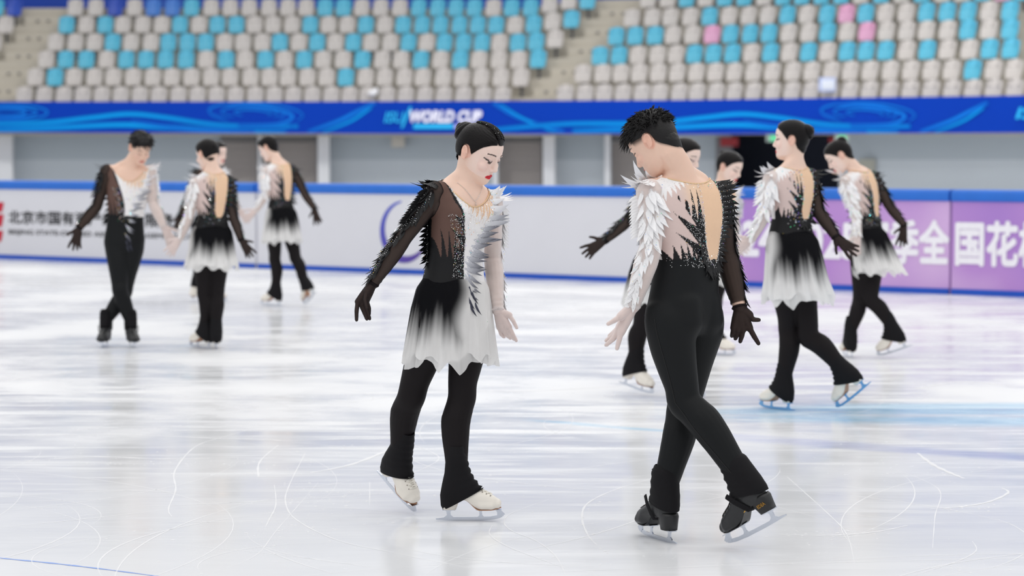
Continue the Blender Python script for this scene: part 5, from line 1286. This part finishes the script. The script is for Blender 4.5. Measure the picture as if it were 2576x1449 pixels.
# ------------------------------------------------------------------ the skaters: joints as picture points plus depth from the feet
PEOPLE = [
 ('young woman in black and white dress, head bowed, red lips, front view, white skates', dict(Y0=9.85, pel=28, chest=35, vox=.0029, s=1.0, part=True, necklace=True, open=1, laces=True, ft=-.35, fringe=.2,
    head=(1205, 383, -.03, 57, 24, 0), hs=1.0, bun=(0, -.102, .052, .041),
    J=dict(pel=(1138, 775), waist=(1144, 655), chest=(1156, 565), neck=(1172, 458, -.01), shL=(1236, 515), shR=(1096, 486), elL=(1240, 650, .14), wrL=(1253, 783, .05), elR=(1013, 600, -.12), wrR=(937, 714, -.10),
           hipL=(1180, 790), hipR=(1094, 790), kneeL=(1160, 1000, -.02), kneeR=(1033, 998, .02)),
    hands=dict(R=[[(900, 759, -.01), (897, 783, -.02), (897, 805, -.015)], [(907, 764, 0), (916, 785, .01), (923, 803, .015)], [(915, 762, .01), (924, 784, .02), (930, 802, .025)], [(922, 757, .02), (928, 775, .035), (929, 790, .045)], [(923, 733, -.02), (918, 753, -.04), (923, 774, -.045)]],
               L=[[(1281, 823, -.01), (1290, 841, -.02), (1299, 857, -.02)], [(1274, 827, 0), (1282, 842, -.01), (1294, 854, -.01)], [(1265, 827, 0), (1273, 842, .0), (1284, 851, .005)], [(1256, 824, .01), (1261, 841, .01), (1268, 848, .015)], [(1281, 793, -.01), (1291, 807, -.02), (1300, 825, -.025)]]),
    footL=((1097, 1315, -.09), (1268, 1315, -.09), 'flat'), footR=((950, 1190, .27), (1039, 1293, .12), 'air'), skirt_len=.365, skirt_t=.66)),
 ('young man seen from behind, short black hair, open-backed top, black trousers, black skates', dict(Y0=9.2, pel=-128, chest=-142, vox=.0030, male=True, s=1.0, fs=1.08, mark='L', laces=True, ft=-.55, fringe=.5,
    head=(1645, 360, -.03, -120, 36, 4), hs=.96,
    J=dict(pel=(1718, 775), waist=(1727, 662), chest=(1722, 570), neck=(1722, 448), shL=(1640, 487), shR=(1801, 495), elL=(1636, 625, -.14), wrL=(1592, 770, -.10), elR=(1828, 640, .12), wrR=(1861, 775, .06),
           hipL=(1682, 800, -.07), hipR=(1762, 805, .07), kneeL=(1722, 1010, -.10), kneeR=(1718, 1035, .06)),
    hands=dict(L=[[(1562, 838, -.01), (1557, 857, -.015), (1552, 877, -.02)], [(1557, 831, 0), (1543, 852, .0), (1525, 868, .0)], [(1556, 828, .01), (1541, 845, .015), (1525, 857, .02)], [(1557, 824, .02), (1545, 836, .03), (1533, 845, .035)], [(1561, 796, -.02), (1546, 806, -.03), (1530, 815, -.03)]],
               R=[[(1886, 826, .0), (1897, 846, .0), (1908, 864, .0)], [(1869, 829, .0), (1866, 845, .01), (1862, 859, .03)], [(1857, 828, .0), (1854, 841, .015), (1850, 852, .035)], [(1846, 825, .0), (1844, 836, .01), (1841, 845, .03)], [(1885, 792, -.005), (1895, 804, -.01), (1909, 805, -.01)]]),
    footR=((1697, 1378, -.04), (1612, 1345, .20), 'flat'), footL=((1976, 1301, -.27), (1838, 1384, -.11), 'toe'))),
 ('young man facing the camera at left, chin on chest, black trousers, legs crossed', dict(Y0=18.65, pel=8, chest=12, male=True, s=.98, fs=1.05,
    head=(353, 372, -.06, 28, 32, 0),
    J=dict(pel=(313, 605), waist=(316, 550), chest=(322, 490), neck=(325, 420), shL=(376, 434), shR=(270, 432), elL=(386, 512, 0), wrL=(412, 572, -.08), elR=(243, 520, 0), wrR=(199, 574, -.05), hipL=(334, 612), hipR=(294, 612), kneeL=(312, 738, .02), kneeR=(302, 733, -.08)),
    tipL=(438, 622, -.1, 1), tipR=(189, 618, -.05, -1), footL=((272, 860, .06), (255, 874, -.19), 'flat'), footR=((325, 862, .02), (340, 877, -.22), 'flat'))),
 ('girl seen from behind at left in skirt, feet together, head turned left', dict(Y0=18.4, pel=-165, chest=-160, s=.98,
    head=(522, 388, .02, -138, 12, 0), bun=(0, -.085, .045, .030),
    J=dict(pel=(533, 597), waist=(534, 548), chest=(534, 500), neck=(538, 430), shL=(492, 462), shR=(575, 460), elL=(478, 540, -.05), wrL=(453, 602, -.08), elR=(587, 545, 0), wrR=(606, 604, -.02), hipL=(511, 612), hipR=(553, 612), kneeL=(515, 742, .02), kneeR=(546, 742, .02)),
    tipL=(428, 634, -.1, -1), tipR=(626, 634, -.02, 1), footL=((540, 879, -.01), (474, 879, .20), 'flat'), footR=((546, 884, -.08), (540, 874, .20), 'flat'), flare=1.05, skirt_len=.34)),
 ('girl half hidden behind the back-turned girl at left, face in profile', dict(Y0=24.3, pel=35, chest=40, s=1.0,
    head=(546, 384, -.02, 60, 8, 0),
    J=dict(pel=(527, 560), waist=(528, 520), chest=(529, 478), neck=(530, 425), shL=(560, 440), shR=(496, 438), elL=(584, 498, .1), wrL=(600, 530, 0), elR=(470, 505, -.05), wrR=(452, 546, -.05), hipL=(540, 575), hipR=(514, 575), kneeL=(530, 660, 0), kneeR=(502, 662, .02)),
    tipL=(620, 551, 0, 1), tipR=(444, 578, -.05, -1), footR=((488, 735, .30), (484, 757, .10), 'toe'), footL=((518, 762, -.0), (566, 762, -.1), 'flat'))),
 ('girl seen from behind right of the left group, one skate trailing', dict(Y0=23.6, pel=-150, chest=-150, s=1.0,
    head=(676, 372, .03, -118, 24, 0), bun=(0, -.084, .045, .030),
    J=dict(pel=(707, 545), waist=(706, 506), chest=(704, 465), neck=(702, 410), shL=(668, 432), shR=(738, 432), elL=(668, 492, -.1), wrL=(645, 530, -.1), elR=(766, 488, .05), wrR=(791, 526, .02), hipL=(690, 556), hipR=(724, 556), kneeL=(692, 655, .03), kneeR=(744, 650, 0)),
    tipL=(618, 552, -.1, -1), tipR=(799, 556, .02, -1), footL=((716, 771, -.02), (652, 771, .14), 'flat'), footR=((795, 735, -.15), (769, 775, .03), 'toe'), skirt_len=.35)),
 ('girl mostly hidden behind the foreground man, black gloved arm stretched left', dict(Y0=14.8, pel=40, chest=42, s=1.0,
    head=(1722, 395, 0, 55, 14, 0),
    J=dict(pel=(1655, 665), waist=(1660, 600), chest=(1672, 530), neck=(1690, 455), shL=(1728, 480), shR=(1630, 478), elL=(1735, 570, .05), wrL=(1742, 660, 0), elR=(1582, 552, -.05), wrR=(1521, 606, -.12), hipL=(1680, 700), hipR=(1634, 700), kneeL=(1702, 830, 0), kneeR=(1614, 820, .05)),
    tipL=(1748, 700, 0, 1), tipR=(1468, 640, -.15, -1), footR=((1556, 962, .16), (1643, 1008, -.02), 'toe'), footL=((1680, 1000, .0), (1770, 1000, -.14), 'flat'), skirt_len=.34, skirt_t=.5)),
 ('girl in profile right of the foreground man, red lips, white sleeve', dict(Y0=17.9, pel=40, chest=35, s=.94,
    head=(1834, 420, -.02, 58, 20, 0), bun=(0, -.08, .075, .030),
    J=dict(pel=(1800, 640), waist=(1806, 585), chest=(1812, 540), neck=(1815, 470), shL=(1845, 495), shR=(1782, 490), elL=(1848, 560, .1), wrL=(1846, 600, .02), elR=(1765, 560, -.05), wrR=(1755, 620, -.05), hipL=(1812, 655), hipR=(1785, 655), kneeL=(1798, 765, 0), kneeR=(1772, 765, .05)),
    tipL=(1868, 622, 0, -1), tipR=(1750, 660, -.05, -1), footL=((1776, 892, -.0), (1846, 892, -.14), 'flat'), footR=((1730, 880, .05), (1790, 885, -.05), 'flat'), skirt_len=.34)),
 ('tall upright girl at right seen from behind, high bun, looking left, blue blades', dict(Y0=13.98, pel=-148, chest=-145, s=1.03, blue=True, vox=.0042,
    head=(1992, 352, .0, -108, -2, 0), bun=(0, -.092, .055, .042), flow=(.03, 0, 0), ft=-.45, fringe=.6,
    J=dict(pel=(1990, 622), waist=(1990, 553), chest=(1992, 492), neck=(1993, 420), shL=(1940, 452), shR=(2038, 448), elL=(1922, 540, -.1), wrL=(1890, 602, -.06), elR=(2058, 530, .05), wrR=(2102, 596, .02), hipL=(1968, 645), hipR=(2012, 645), kneeL=(1985, 830, .04), kneeR=(2036, 850, -.03)),
    tipL=(1850, 630, -.05, -1), tipR=(2146, 632, .02, -1), footL=((1990, 1036, -.02), (1920, 1026, .14), 'flat'), footR=((2193, 962, -.16), (2110, 1042, -.02), 'toe'), skirt_len=.41, flare=1.1)),
 ('girl at far right seen from behind, bending her head down to the left', dict(Y0=17.6, pel=-135, chest=-138, s=.97,
    head=(2112, 392, -.02, -98, 34, 0), bun=(0, -.075, .085, .034), flow=(.06, 0, 0), ft=-.45, fringe=.6,
    J=dict(pel=(2183, 605), waist=(2178, 550), chest=(2170, 490), neck=(2158, 428), shL=(2128, 458), shR=(2198, 450), elL=(2152, 535, -.12), wrL=(2160, 592, -.14), elR=(2238, 520, .06), wrR=(2275, 568, .04), hipL=(2168, 618), hipR=(2202, 618), kneeL=(2164, 755, .03), kneeR=(2190, 755, -.04)),
    tipL=(2152, 632, -.16, -1), tipR=(2268, 620, .04, -1), footL=((2146, 908, -.06), (2122, 900, .18), 'flat'), footR=((2290, 872, -.10), (2213, 906, .02), 'toe'), skirt_len=.36, flare=1.05)),
]
for lb, spec in PEOPLE:
    fg = Figure(lb, spec); fg.build(); fg.dress()
